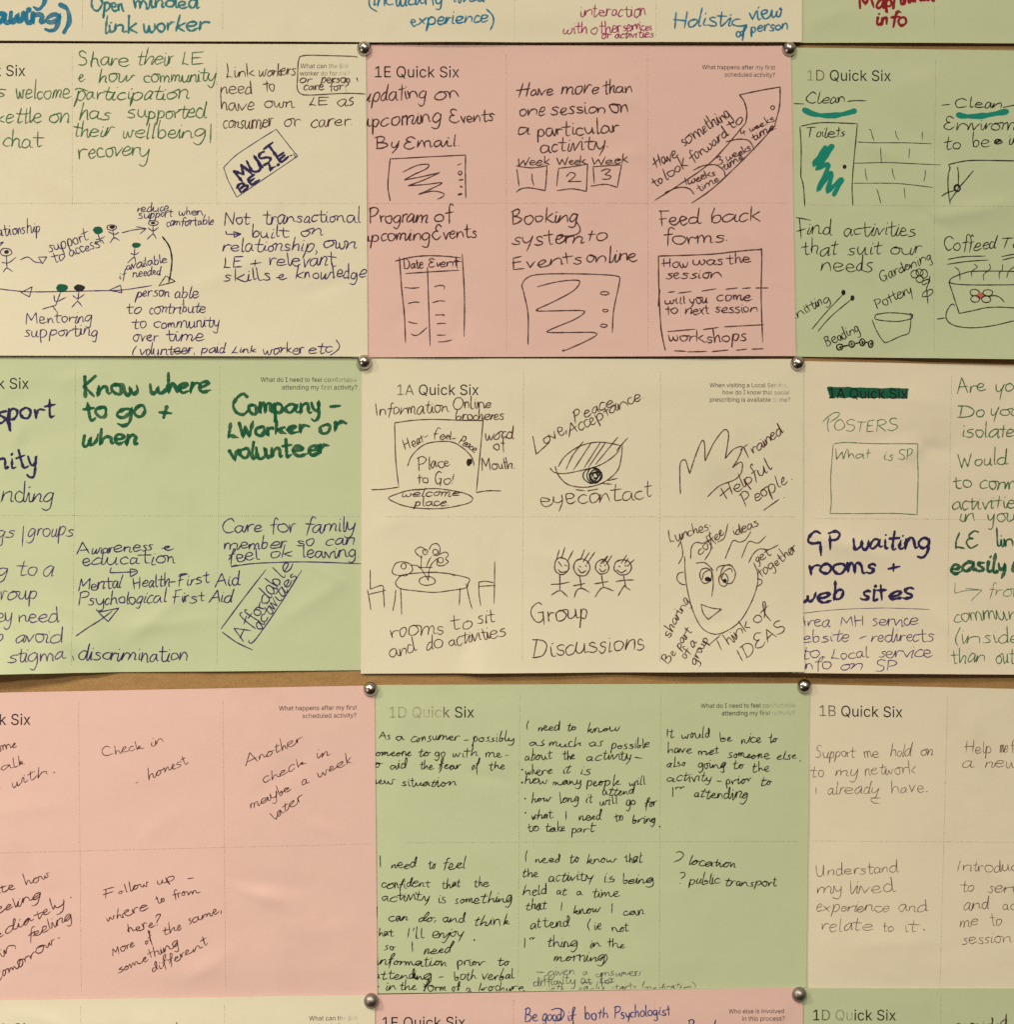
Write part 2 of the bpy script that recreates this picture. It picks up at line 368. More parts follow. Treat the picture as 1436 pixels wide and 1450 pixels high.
# ------------------------------------------------------------------ a single-stroke hand (x-height 10, baseline 0)
HAND_SRC = """
a 10 8,9 4.5,10 1.2,6 1.5,1.5 4,0 7,4 8.2,9.5 8.2,9.5 8,3 9,0 10.5,1.2
b 10 2,20 1.8,10 2,0 2,0 2.2,6 5,9.5 8,7.5 8,2.5 5,0 2,1.5
c 8.5 8,8.5 5,10 1.7,7.5 1.2,3 4,0 8.5,1.8
d 10.5 8,8.5 4.5,10 1.2,6 1.5,1.5 4.5,0 7.5,4 8.6,20 8.6,20 8.3,4 9,0 10.5,1.2
e 9.5 1.5,5 6,5.5 8,7.6 6,10 3,9.3 1.2,5.5 2,1.5 5,0 9.5,2.2
f 7 8.5,18 6.8,20 4.8,18 4.3,10 3.8,-4 ; 0.8,9.6 8,10.6
g 10 8,9 4.5,10 1.2,6 1.6,2 4.5,0.6 7.5,4.5 8.3,9.6 8.3,9.6 8.2,0 7,-7 4,-9 0.8,-7
h 10 2,20 2,0 2,0 3,6.5 6,9.8 8,8 8,3 8.8,0 10,0.8
i 4.5 2,10 2,2 3,0 4.6,1.2 ; 2.4,14 2.9,14.8
j 5 3.5,10 3.5,-5 1.5,-9 -2,-7 ; 3.8,14 4.3,14.8
k 9 2,20 2,0 2,0 ; 8,10 2.4,4.5 2.4,4.5 9,0
l 4.6 2,20 2,3 3,0 4.6,1.2
m 14.5 1.5,10 1.5,0 1.5,0 2.5,7 5,10 6.5,7.5 6.5,0 6.5,0 7.5,7 10,10 12,7.5 12,2 13,0 14.5,1.2
n 10.5 1.5,10 1.5,0 1.5,0 2.5,7 6,10 8,7.5 8,2 9,0 10.5,1.2
o 9.5 5.5,10 2,8.5 1.2,4.5 3,0.5 6.5,0.5 8.8,5 7.5,9 5,10 4.2,9.2
p 10 2,10 1.8,0 1.4,-9 1.4,-9 2,5 4.5,9.8 8,8 8,3 5,0 2,1.5
q 10 8,9 4.5,10 1.2,6 1.5,1.5 4.5,0 8,5 8.3,9.5 8.3,9.5 8.2,-9 10,-6
r 7.5 1.5,10 1.8,0 1.8,0 2.5,6.5 5,9.8 8,9
s 8 7,8.8 4.5,10 2,8.3 3.5,5.7 6.5,4 6.5,1 3.5,0 0.6,1.4
t 8 4,17 4,3 5.5,0 8,1.2 ; 0.3,10.5 8.2,11.2
u 10.5 1.5,10 1.6,3 4,0 7,3 8,10 8,10 8,2.5 9,0 10.5,1.2
v 8.5 1,10 4.2,0 4.2,0 6.8,7 8.5,10
w 12.5 1,10 1.7,2 3.5,0 5.7,3 6.3,8 6.3,8 7,2 9,0 11.3,4 12,9.6
x 9 1,10 8,0 ; 8,10 0.5,0
y 9.5 1.5,10 2,4 4.5,1.2 7.5,4.5 8.5,10 8.5,10 8,-3 6,-8.5 3,-9 0.8,-7
z 9 1,10 8,10 8,10 1,0 1,0 8.5,0
A 13 0.5,0 6.5,19 6.5,19 12.5,0 ; 2.5,7 11.5,7.5
B 13 2,19 2,0 ; 0,18 6,19.6 10,16 7,11 3,10 3,10 9,9.5 12,5 8,0.5 1,0.5
C 13 12,16 8,19.5 3.2,16 1.2,9 3,2.5 7.5,0 13,3
D 14 3,19 2.5,0 ; 0,18.5 8,18 13,11 11,3 5,0 1,0.5
E 12 11,19 2,18.5 2,18.5 2,0.5 2,0.5 11.5,0.8 ; 2,10 9,10.5
F 11 2.5,19 2,0 ; 0.5,18.6 11,19.5 ; 0,8.5 8.5,9.5
G 14 12,17 8,19.5 3,16 1,9 3,2 7,0 11,3 12,9 12,9 7,9 ; 12,9 11.5,-3
H 13.5 2,19 2,0 ; 12,19 11.5,0 ; 0.5,9.5 12.5,10.2
I 5 2.3,19 2,0
J 9 7,19 7,4 4,0 1,3
K 12 2,19 2,0 ; 11,19 2.5,9.5 2.5,9.5 12,0
L 10 3.8,19.8 3.0,9 1.4,0.6 1.4,0.6 3.4,2.4 9.4,0.2
M 17 1.5,0 2.5,19 2.5,19 8,6 8,6 14,19 14,19 15.5,0
N 13.5 2,0 2,19 2,19 11,0 11,0 11.5,19.5
O 14 8,19.5 3,17 1,9 4,1 9,0.5 13,7 13,14 8,19.5 6.5,19
P 12 2.5,19 2,0 ; 0.5,18 7,19.8 11.2,16 9,10.5 2.5,9
Q 14 8,19.5 3,17 1,9 4,1 9,0.5 13,7 13,14 8,19.5 ; 8,5 14,-1
R 13 2.5,19 2,0 ; 0.5,18 7,19.8 11,16 8.5,11 2.5,10 2.5,10 12.5,0
S 12 11,17 7,19.5 3,17 4,12 9,9 10.5,4 6.5,0.3 1,2
T 13 6.5,19 6,0 ; 0,18.4 13,19.5
U 13 2,19 1.5,6 5,0 9.5,3 11.5,19 11.5,19 11,3 12,0
V 12 1,19 6,0 6,0 12,19
W 18 1,19 4.5,0 4.5,0 9,14 9,14 13,0 13,0 18,19.5
X 12 1,19 11,0 ; 11,19 1,0
Y 12 1,19 6,10 6,10 12,19 ; 6,10 6,0
Z 12 1,19 11,19 11,19 1,0 1,0 12,0.5
0 11 6,19.5 2,15 1.5,6 5,0 9.5,4 10,14 6,19.5
1 6 3,19 2.5,0
2 12 1,15 4,19 9,18 9,12 1,0.5 1,0.5 11.5,1
3 11 1,18 6,19.5 9,16 4,10.5 4,10.5 9,8 9,2 4,0 0.5,2
4 12 6,19 1,7 1,7 12,8.5 ; 9,13 8,0
& 12 0,4.5 5,5.5 7.5,7.8 5,9.6 2.8,7 3,3 6,0.7 12,2.5
. 4 1.6,0.6 2.1,1.0
, 5 2.4,1.5 2.2,-1 1,-4
- 9 1,5 8,5.6
( 7 6,20 2.5,12 2,3 5,-4
) 7 1.5,20 5,13 5,4 1.5,-4
? 10 1,15 3.5,19.3 8,18.5 8,14 4,9 4,5 ; 3.8,0.6 4.3,1.2
! 5 2.5,19 2,5 ; 1.8,0.6 2.2,1.2
/ 5 2.6,22 2,-4
' 4 2,20 1.6,15
+ 11 1,6 10,6.6 ; 5.7,12 5,1
"""
GL = {}
for ln in HAND_SRC.strip().split('\n'):
    c, adv, rest = ln.split(' ', 2)
    GL[c] = (float(adv), [[tuple(map(float, q.split(','))) for q in st.split()] for st in rest.split(';')])
ALT = {   # second shapes some letters take
    'f': (8, [[(1.5, 1), (6, 13), (8, 18.5), (6.2, 20), (4.6, 15), (4.2, 4), (3.4, -8)], [(0.5, 8.6), (8.5, 10.2)]]),
    't': (7, [[(3.6, 16), (3.4, 0)], [(0, 10.2), (7.5, 11)]]),
    'n': (10, [[(1.4, 9.5), (1.5, 0), (1.5, 0), (3.4, 8.4), (6, 9.6), (7.6, 6.5), (8.2, 0.2)]]),
    'r': (7, [[(1.6, 9.6), (2.1, 0), (2.1, 0), (2.6, 5), (4.2, 8.6), (7.2, 9.4), (7.4, 8.6)]]),
    's': (8.5, [[(7.4, 9.6), (3.6, 9.2), (2.2, 7.2), (6, 4.8), (7.4, 2.4), (4.5, 0), (0.5, 0.8)]]),
    'y': (9.5, [[(1.2, 10), (3, 3), (6, 2.8), (8.4, 9.6), (8.4, 9.6), (6.2, -1), (3.6, -8)]]),
    'e': (9.5, [[(1, 4.4), (5.4, 5.2), (8, 8), (5.6, 10.2), (2.4, 8), (1.6, 3.4), (4.6, 0), (9.6, 1.4)]]),
    'a': (10.5, [[(7.4, 9.4), (3.4, 9), (1, 4.6), (2.6, 0.4), (6, 2.4), (8, 8.8), (8, 8.8), (8.4, 1.2), (10.5, 0.4)]]),
}
OVR_SRC = {'round': """
E 12 10,17 6,19.6 2.6,16.6 4,12.2 7,10.9 7,10.9 2.6,9.6 1,4.6 4,0.5 8,0.6 11.5,3.5
F 11 10,18.6 5,19.6 2.8,18 2.9,8 2,-3 ; -0.5,7.5 9,9.5
H 13 2,18 1.6,0 ; 11,19 10.6,0 ; -2,8.6 12,10.6
y 9.5 1.5,10 2,4 4.5,1.2 7.5,5 8.5,10 8.5,10 7.4,2 5,-8.5
n 11 1.4,9.4 1.5,0 1.5,0 3.2,7.4 7,9.6 9.2,6.4 9.8,0.3
k 10 2,20 1.8,0 ; 9,12 2.8,5.4 2.8,5.4 10.4,-0.5
B 13 2,17 1.6,0 ; 0.5,17 6,19.6 9.6,16.4 7,11.4 3.4,10 3.4,10 9,9.4 11.6,5 8,0.6 2,1
w 13 1,10 1.3,3 3.4,0 6,2.5 6.8,8 6.8,8 7.6,1.6 10,0.4 12,5 11.6,9.8 10.4,8.6 13,8
""", 'neat': """
e 10 1,4.6 6.4,5.2 8.4,7.4 6.2,9.8 3,9.2 1,5.2 2.2,1.4 5.4,0 10,2.4
k 10 2,20 2,0 ; 8.6,9.6 2.4,5.2 2.4,5.2 6,3 10,1.4
t 8 4,17 3.8,3 5.3,0 8,1.2 ; -0.5,11 9,10.6
s 8.5 7.4,9 4.2,9.6 2.2,7.6 6.4,4.4 6.6,1.4 3.6,0 0.4,1
w 13 1,9.6 2,1 4.4,0.4 6.4,8 6.4,8 7.6,0.6 10,1.4 11.4,9.4 13.2,8.6
y 10 1.4,10 1.8,3.4 4.6,1 7.8,5 8.4,10 8.4,10 8,-4 5.6,-8.6 2,-8 0.6,-6
""", 'scrawl': """
a 10.5 7.5,8 3.5,8.6 1.2,4 3,0.2 6,2 8,7.6 8,7.6 8.5,0.8 11,0.6
b 9 2,20 1.8,1 4.8,-0.4 7.4,2.4 6,6.6 3,4.6 9,5
d 10.5 7,8 3.5,9 1.2,5 2.5,0.5 5.5,0.6 8,6 9.4,15 8,18.6 7.2,13 8,3 10.4,0.5
e 9.5 0.6,3.4 5,4.8 7,7.4 5,9 2.5,7 2,2.4 4.6,0 9.8,1.6
h 9.5 2,20 1.5,0 1.5,0 4,6.6 7,7 7.4,2 9.6,0.5
k 10 2,20 1.5,0 1.5,0 5,7.4 6.6,5.2 3.4,3.4 10,0
m 15 1.2,8 1.5,0.4 1.5,0.4 4,7.6 5.8,7 6,1 6,1 8.5,7.6 10.5,6.6 11,1.4 15,0.6
n 10.5 1.2,8 1.5,0 1.5,0 4.5,7.9 7,6.6 7.5,1 10.6,0.6
o 9.5 4.5,8 2,6 1.8,2 4.5,0.4 7,3.4 6,7.6 3.5,8.6 6,7 9.6,7.6
r 8 1.2,7.6 1.8,0 1.8,0 3,6.6 6,8.6 8.2,8
s 7.5 6,9.4 3,8 3,5.6 6,3 5,0.5 0.6,0
t 8 3.6,16 3,1 5,0 8,2 ; 0,10.6 7.6,11.4
u 10.5 1.2,8 2,1 5,0.8 7.5,7.6 7.5,7.6 8,1 10.6,0.8
w 13 1,8 2,1 4,1 6,6.6 6,6.6 7,0.8 9.5,1.4 10.5,8 13,7
""", 'marker': '', 'caps': ''}
OVR = {h: {ln.split(' ', 2)[0]: (float(ln.split(' ', 2)[1]), [[tuple(map(float, q.split(','))) for q in st.split()] for st in ln.split(' ', 2)[2].split(';')])
           for ln in src.strip().split('\n') if ln} for h, src in OVR_SRC.items()}
ENDLOW = set('acdehiklmntu'); STARTTOP = set('imnrupvwyej'); STARTANY = STARTTOP | set('aog')
HANDS = {           # slant, chance of joining, wobble, chance of second shapes
    'round':  (0.05, 0.55, 0.55, 0.25),
    'neat':   (0.10, 0.72, 0.48, 0.15),
    'scrawl': (0.12, 0.95, 0.72, 0.60),
    'marker': (0.04, 0.20, 0.40, 0.20),
    'caps':   (0.00, 0.00, 0.45, 0.0),
}
def write(ink, x0, y0, x1, y1, xh, text, w, hand, rnd):
    """one run of handwriting whose baseline goes (x0,y0)-(x1,y1) on the sheet"""
    slant, pj, wob, palt = HANDS[hand]
    strokes = []; x = 0.0; cur = None; prev = None; wsl = slant + rnd.uniform(-0.07, 0.07)
    for ch in text:
        if ch == ' ':
            x += 7; prev = None; cur = None; continue
        g = OVR[hand][ch] if (ch in OVR[hand] and rnd.random() < 0.8) else ALT[ch] if (ch in ALT and rnd.random() < palt) else GL[ch]
        adv, sts = g
        lv = 1.5 if hand == 'scrawl' else 1.0
        sx = rnd.uniform(1 - .16 * lv, 1 + .16 * lv); sy = rnd.uniform(1 - .11 * lv, 1 + .11 * lv); dy = rnd.uniform(-0.9, 0.9) * lv; sl = wsl + rnd.uniform(-0.06, 0.06) * lv
        tr = []
        for st in sts:
            o = []; last = None; lastq = None
            for (a, b) in st:
                if last == (a, b): o.append(lastq); continue
                yy = b * sy + dy + rnd.uniform(-wob, wob)
                lastq = (x + a * sx + yy * sl + rnd.uniform(-wob, wob), yy); last = (a, b)
                o.append(lastq)
            tr.append(o)
        can = prev is not None and cur is not None and rnd.random() < pj and \
            ((prev in ENDLOW and ch in (STARTANY if hand == 'scrawl' else STARTTOP)) or (prev in 'orvw' and ch in STARTTOP - {'e'}))
        if can: cur.extend(tr[0])
        else: cur = tr[0]; strokes.append(cur)
        strokes.extend(tr[1:])
        if ch.isupper() or ch == 'k' or len(sts) > 2: cur = tr[-1] if ch == 'k' else None
        x += adv * sx + (0.6 if ch.isupper() else 0.0); prev = ch
    xs = [p[0] for st in strokes for p in st]; lo, hi = min(xs), max(xs)
    L = math.hypot(x1 - x0, y1 - y0); ux, uy = (x1 - x0) / L, (y1 - y0) / L
    k = L / max(hi - lo, 1e-6); f = xh / 10.0
    bow = rnd.uniform(-0.08, 0.08) * xh; sd = rnd.uniform(0, 99)
    for st in strokes:
        pts = []
        for (a, b) in st:
            q = (a - lo) * k; v = b * f - bow * math.sin(math.pi * q / L)
            nz = noise.noise(Vector((q / xh * 0.55, v / xh * 0.8, sd))); nw = noise.noise(Vector((q / xh * 0.55, v / xh * 0.8, sd + 50)))
            q += nz * 0.30 * xh; v += nw * 0.22 * xh
            pts.append((x0 + ux * q + uy * v, y0 + uy * q - ux * v))
        ink.stroke(pts, w * rnd.uniform(0.93, 1.07), rnd)

# photo regions the coordinates below were read in: origin and scale
S4, S5 = 1436 / 360.0, 1436 / 336.0
TILE = {}
for c, ox in (('a', 0), ('b', 260), ('c', 500), ('d', 820), ('e', 1100)):
    for r, oy in (('1', 0), ('2', 270), ('3', 500), ('4', 720), ('5', 950), ('6', 1190)):
        TILE[c + r] = (ox, oy, S5 if c == 'e' else S4)

def part(sheet, name, ink, tile, w, hand, text, label=None):
    """a note or drawing on a sheet: text runs 'x0 y0 x1 y1 xheight words', L lines, E ellipses, B filled spots, W width, T region"""
    rnd = random.Random(sum(map(ord, text)) + len(text) * 13)
    ik = Ink(sheet); ox, oy, s = TILE[tile]
    for ln in text.strip().split('\n'):
        ln = ln.strip()
        if not ln: continue
        c = ln[0]
        if c == 'W': w = float(ln[1:]); continue
        if c == 'T': ox, oy, s = TILE[ln[1:].strip()]; continue
        if c == 'H': hand = ln[1:].strip(); continue
        if c == 'L' or c == 'M':
            for seg in ln[1:].split('/'):
                pts = []
                for q in seg.split():
                    cor = q.endswith('*') or c == 'M'
                    a, b = q.rstrip('*').split(',')
                    p = (ox + float(a) / s + rnd.uniform(-.15, .15), oy + float(b) / s + rnd.uniform(-.15, .15))
                    pts.append(p)
                    if cor: pts.append(p)
                ik.stroke(pts, w / s, rnd)
        elif c == 'E':
            for seg in ln[1:].split('/'):
                cx, cy, rx, ry = map(float, seg.split()); a0 = rnd.uniform(-2.2, -1.0); pts = []
                for k in range(15):
                    a = a0 - 2 * math.pi * k / 13.3; f = 1 + rnd.uniform(-.05, .05) - 0.004 * k
                    pts.append((ox + (cx + rx * f * math.cos(a)) / s, oy + (cy + ry * f * math.sin(a)) / s))
                ik.stroke(pts, w / s, rnd)
        elif c == 'B':
            for seg in ln[1:].split('/'):
                cx, cy, rx, ry = map(float, seg.split()); ik.blob(ox + cx / s, oy + cy / s, rx / s, ry / s, rnd)
        else:
            a = ln.split(None, 5); x0, y0, x1, y1, xh = map(float, a[:5])
            write(ik, ox + x0 / s, oy + y0 / s, ox + x1 / s, oy + y1 / s, xh / s, a[5], w / s, hand, rnd)
    return ik.done(name, [ink], label)

# ------------------------------------------------------------------ printed lettering (outlines of a plain sans serif)
PRINT = {}
for ln in """ |188|
,|188|38,-119 68,71 137,71 84,-119
1|453|76,0 76,55 391,55 391,0;276,509 276,0 212,0 212,448 209,448 86,358 86,427 198,509
?|358|132,152 132,159 141,230 153,252 168,269 209,298 247,334 258,357 262,384 259,406 250,425 220,452 178,462 137,453 106,425 96,404 92,378 27,378 33,418 49,452 73,479 103,499 138,511 178,516 219,511 255,498 284,478 306,451 319,418 324,382 319,344 306,311 284,284 254,261 219,235 200,205 194,158 194,152;164,-4 146,-1 131,9 121,24 118,41 121,58 131,73 146,83 164,86 181,83 196,73 206,58 209,41 206,24 196,9 181,-1
A|480|16,0 201,509 276,509 463,0 395,0 287,302 264,372 232,478 245,478 213,371 191,302 85,0;110,142 110,199 370,199 370,142
B|456|60,0 60,509 241,509 289,504 329,491 359,469 381,442 394,410 398,374 395,344 387,320 356,286 315,267 315,262 339,257 363,245 385,227 402,203 414,173 418,136 413,100 400,67 377,39 344,18 301,4 247,0;125,57 245,57 296,63 330,80 349,105 355,137 352,161 342,184 327,203 306,218 279,228 248,231 125,231;125,285 238,285 288,296 308,309 323,326 333,348 336,372 330,403 313,429 283,446 240,452 125,452
D|502|219,0 96,0 96,57 215,57 272,63 318,81 354,110 379,149 394,198 399,255 394,312 379,361 354,399 320,428 275,446 221,452 93,452 93,509 225,509 294,501 353,478 399,441 433,391 455,329 462,255 455,181 433,119 398,68 351,31 291,8;125,509 125,0 60,0 60,509
E|419|60,0 60,509 372,509 372,452 125,452 125,286 355,286 355,229 125,229 125,57 375,57 375,0
I|300|31,0 31,57 118,57 118,452 31,452 31,509 269,509 269,452 183,452 183,57 269,57 269,0
L|393|60,0 60,509 125,509 125,57 361,57 361,0
Q|533|245,159 313,159 369,85 384,65 468,-48 401,-48 346,27 331,46;267,-7 205,1 150,25 105,63 70,115 48,179 40,254 48,329 70,393 105,445 150,484 205,508 267,516 329,508 384,484 429,445 464,393 486,329 493,254 486,179 464,115 429,63 384,25 329,1;267,53 310,59 349,76 383,105 408,144 425,194 430,254 425,314 408,365 383,404 349,433 310,450 267,456 223,450 184,433 151,404 125,364 109,314 103,254 109,194 125,144 151,105 184,76 223,59
S|447|224,-9 172,-4 128,9 91,31 64,60 46,96 38,137 104,137 110,110 123,88 142,71 166,59 224,49 257,52 286,60 311,74 329,92 341,114 346,139 342,161 332,179 296,205 245,222 184,239 128,260 86,289 60,326 52,372 58,413 75,448 102,476 138,498 180,511 227,516 275,511 316,498 351,476 377,449 394,415 401,378 337,378 326,412 302,437 267,453 225,459 194,456 167,448 145,435 129,418 118,398 115,376 119,352 131,334 169,308 212,293 264,279 312,264 359,238 395,198 405,171 408,139 403,99 386,64 360,34 323,11 278,-4
W|686|155,0 16,509 82,509 163,196 175,145 187,94 197,40 189,40 200,94 211,145 224,196 306,509 380,509 462,196 474,145 486,94 497,40 488,40 499,94 510,145 523,196 603,509 670,509 530,0 455,0 368,323 351,391 336,475 350,475 335,395 318,323 230,0
a|389|160,-9 126,-5 94,5 68,22 48,45 35,73 30,108 34,138 43,161 58,179 78,193 125,211 178,220 234,227 265,235 273,243 276,255 276,257 267,297 240,322 196,331 149,322 118,301 100,274 41,291 57,322 79,346 104,364 133,375 194,384 239,379 286,360 306,343 322,320 333,290 337,251 337,0 277,0 277,52 272,52 252,25 215,1;170,45 202,49 228,59 248,74 263,93 272,115 276,138 276,190 259,182 231,176 200,171 175,168 134,159 103,139 95,124 92,105 102,72 130,52
b|424|229,-8 198,-5 172,4 138,31 118,59 112,59 112,0 53,0 53,509 114,509 114,319 118,319 137,346 171,373 197,381 229,384 274,378 313,361 345,332 370,293 385,245 390,189 385,133 370,84 346,45 313,16 274,-2;220,47 253,51 279,66 301,88 316,117 325,151 328,189 325,227 316,261 301,290 280,311 253,325 220,330 188,325 161,312 140,291 125,263 116,229 113,189 116,150 125,115 140,86 162,65 188,51
c|396|207,-8 159,-2 117,16 82,46 56,85 40,133 34,187 40,243 56,291 82,330 117,360 159,378 207,384 260,377 305,356 340,322 362,277 303,262 290,289 270,311 242,325 207,330 173,325 145,310 124,287 108,258 99,224 96,187 99,151 108,117 124,89 145,66 173,51 207,46 243,52 271,66 292,89 304,117 363,102 341,56 306,21 261,-1
d|424|195,-8 151,-2 111,16 79,45 55,84 39,133 34,189 39,245 55,293 79,332 112,361 151,378 196,384 228,381 253,373 287,346 306,319 311,319 311,509 372,509 372,0 313,0 313,59 307,59 287,31 252,4 227,-5;205,47 236,51 263,65 284,86 299,115 309,150 312,189 309,229 300,263 284,291 263,312 237,325 205,330 172,325 145,311 124,290 108,261 99,227 96,189 99,151 109,117 124,88 145,66 172,51
e|404|212,-8 161,-2 117,16 82,46 56,85 40,132 34,187 39,242 55,290 81,329 115,359 157,378 205,384 266,374 294,361 319,341 341,315 357,282 368,242 371,194 371,169 75,169 75,221 338,221 310,202 307,237 298,269 283,294 263,314 237,326 205,330 173,326 146,313 125,294 109,270 99,241 96,211 96,178 100,139 110,106 128,80 151,61 179,50 212,46 254,53 285,73 306,105 365,91 353,63 335,39 311,19 283,4 249,-5
f|254|228,379 228,327 6,327 6,379;81,0 81,432 84,461 96,486 113,505 135,519 187,530 222,527 243,521 227,468 215,472 195,474 171,470 154,460 145,443 142,419 142,0
g|425|207,-151 168,-148 134,-140 82,-110 51,-69 101,-41 122,-66 154,-88 207,-97 249,-92 282,-75 304,-47 311,-6 311,68 306,68 287,41 252,16 227,8 195,5 152,10 113,27 80,53 55,90 39,136 34,191 39,246 55,293 80,332 112,361 152,378 196,384 228,382 253,373 288,346 308,319 313,319 313,379 372,379 372,-9 367,-54 350,-90 324,-117 291,-136 251,-147;205,59 237,63 264,75 285,95 300,121 309,154 312,193 309,231 300,264 285,291 264,312 237,325 205,330 172,325 145,312 124,290 109,262 99,229 96,193 99,155 109,123 124,96 145,76 172,63
h|410|114,227 114,0 53,0 53,509 114,509 114,287 102,287 124,332 152,362 187,379 227,384 264,380 295,369 321,349 341,321 353,285 357,240 357,0 296,0 296,235 290,275 273,304 246,323 210,329 184,326 161,317 141,303 126,283 117,257
i|167|53,0 53,379 114,379 114,0;84,443 67,446 54,455 44,468 41,483 44,499 54,512 67,521 84,524 100,521 114,512 123,499 126,483 123,468 114,455 100,446
k|381|110,137 110,212 121,212 284,379 360,379 184,199 177,199;53,0 53,509 114,509 114,0;294,0 148,186 191,229 372,0
l|189|139,-2 101,3 74,20 58,47 53,84 53,509 114,509 114,99 120,62 130,54 146,52 160,53 170,54 181,3 162,-1
m|610|53,0 53,379 112,379 112,295 108,295 118,323 132,346 172,376 219,386 257,380 287,361 309,331 321,295 312,295 322,321 337,343 381,375 437,386 468,383 497,372 522,354 541,328 553,296 557,255 557,0 496,0 496,254 490,289 473,313 447,326 419,330 395,328 374,320 345,290 335,247 335,0 274,0 274,260 269,288 253,311 229,326 199,330 158,320 140,307 126,289 117,266 114,238 114,0
n|410|114,227 114,0 53,0 53,379 112,379 112,287 102,287 124,332 152,362 187,379 227,384 264,380 295,369 321,349 341,321 353,285 357,240 357,0 296,0 296,235 290,275 273,304 246,323 210,329 184,326 161,317 141,303 126,283 117,257
o|415|207,-8 159,-2 117,16 82,46 56,85 40,133 34,187 40,243 56,291 82,330 117,360 159,378 207,384 256,378 299,360 333,330 359,291 376,243 381,187 376,133 359,85 333,46 299,16 256,-2;207,46 242,51 270,66 292,89 307,117 316,151 319,187 316,224 307,258 292,287 270,310 242,325 207,330 173,325 145,310 124,287 108,258 99,224 96,187 99,151 108,117 124,89 145,66 173,51
p|424|53,-143 53,379 112,379 112,319 118,319 137,346 171,373 197,381 229,384 274,378 313,361 345,332 370,293 385,245 390,189 385,133 370,84 346,45 313,16 274,-2 229,-8 198,-5 173,4 138,31 118,59 114,59 114,-143;220,47 253,51 279,66 301,88 316,117 325,151 328,189 325,227 316,261 301,290 280,311 253,325 220,330 188,325 161,312 140,291 125,263 116,229 113,189 116,150 125,115 140,86 162,65 188,51
r|259|53,0 53,379 112,379 112,321 115,321 130,347 152,367 181,380 213,385 229,384 243,384 243,322 230,324 207,326 182,323 159,315 140,301 126,284 117,262 114,237 114,0
s|365|182,-8 145,-5 112,3 84,18 62,38 45,63 36,94 94,107 105,79 124,60 150,49 181,45 217,50 244,62 262,81 268,103 265,121 254,136 237,147 212,155 149,170 104,186 72,208 53,237 47,274 51,305 65,332 87,354 115,370 149,381 187,384 223,381 254,372 279,358 299,339 324,290 268,277 258,298 243,316 219,328 187,333 156,329 131,317 114,299 109,277 112,258 124,243 172,223 229,209 275,194 306,171 325,142 331,107 326,75 312,47 290,24 260,6 223,-5
t|227|204,379 204,327 6,327 6,379;65,471 126,471 126,98 128,76 136,61 150,53 170,50 185,51 202,54 213,2 192,-3 168,-4 125,2 92,21 72,52 65,93
u|410|182,-5 146,-1 115,11 89,31 69,59 57,95 53,139 53,379 114,379 114,144 119,105 137,75 164,56 200,50 226,53 249,62 268,77 283,97 293,122 296,153 296,379 357,379 357,0 298,0 298,92 307,92 286,47 257,17 222,0
v|389|163,0 17,379 84,379 165,155 187,87 206,21 184,21 203,87 224,155 305,379 371,379 226,0
w|567|138,0 23,379 87,379 133,214 154,137 175,41 165,41 186,135 206,214 252,379 316,379 362,214 382,136 402,41 391,41 413,135 434,214 480,379 545,379 429,0 368,0 319,172 305,225 291,280 277,338 291,338 277,280 263,225 248,172 199,0
x|379|21,0 171,218 171,171 29,379 100,379 147,306 179,253 207,206 175,206 202,253 233,306 282,379 352,379 209,169 209,214 358,0 287,0 231,85 200,136 173,182 205,182 178,136 148,85 91,0
y|389|47,-139 61,-86 71,-87 104,-89 130,-74 151,-36 163,-1 17,379 84,379 165,155 187,87 206,21 184,21 202,87 224,155 305,379 371,379 204,-58 177,-107 139,-136 91,-145 65,-143""".split('\n'):
    c = ln[0]; adv, polys = ln[2:].split('|')
    PRINT[c] = (int(adv), [[tuple(map(int, q.split(','))) for q in pl.split()] for pl in polys.split(';') if pl])
def printed(sheet, name, tile, lines, ink='print', base=0.000035):
    """lines: (x0, y0, x1, y1, text, fades) ; fades is one digit per letter, 0 = crisp, 2 = almost gone"""
    ik = Ink(sheet); ik.base = base; bm = ik.bm; ox, oy, s = TILE[tile]
    for x0, y0, x1, y1, text, fades in lines:
        tot = sum(PRINT[c][0] for c in text) - 70
        k = (x1 - x0) / s / tot; x = -35
        for i, c in enumerate(text):
            adv, polys = PRINT[c]; lv = int(fades[i]) if i < len(fades) else int(fades[-1]) if fades else 0
            done = []
            if polys:
                def area(p): return sum(a[0] * b[1] - b[0] * a[1] for a, b in zip(p, p[1:] + p[:1]))
                outs = [p for p in polys if area(p) < 0]; hol = [p for p in polys if area(p) >= 0]
                if not outs: outs, hol = hol, []
                def inpoly(q, p):
                    r = False
                    for (ax, ay), (bx, by) in zip(p, p[1:] + p[:1]):
                        if (ay > q[1]) != (by > q[1]) and q[0] < (bx - ax) * (q[1] - ay) / (by - ay) + ax: r = not r
                    return r
                for op in outs:
                    loops = [op] + [h for h in hol if inpoly(h[0], op)]
                    flat = [q for l in loops for q in l]; o = ik.off()
                    pt = []
                    for (a, b) in flat:
                        X = x0 / s + (x + a) * k; f = (X * s - x0) / max(1, x1 - x0)
                        pt.append((ox + X, oy + (y0 + (y1 - y0) * f) / s - b * k * 1.04))
                    if not all(sheet.inside(*q) for q in pt): continue
                    vs = [bm.verts.new(sheet.at(*q, o)) for q in pt]
                    for tri in tessellate_polygon([[Vector((a, b, 0)) for a, b in l] for l in loops]):
                        try: f = bm.faces.new([vs[q] for q in tri]); f.material_index = lv
                        except ValueError: pass
            x += adv
    return ik.done(name, [ink, 'fade1', 'fade2'])
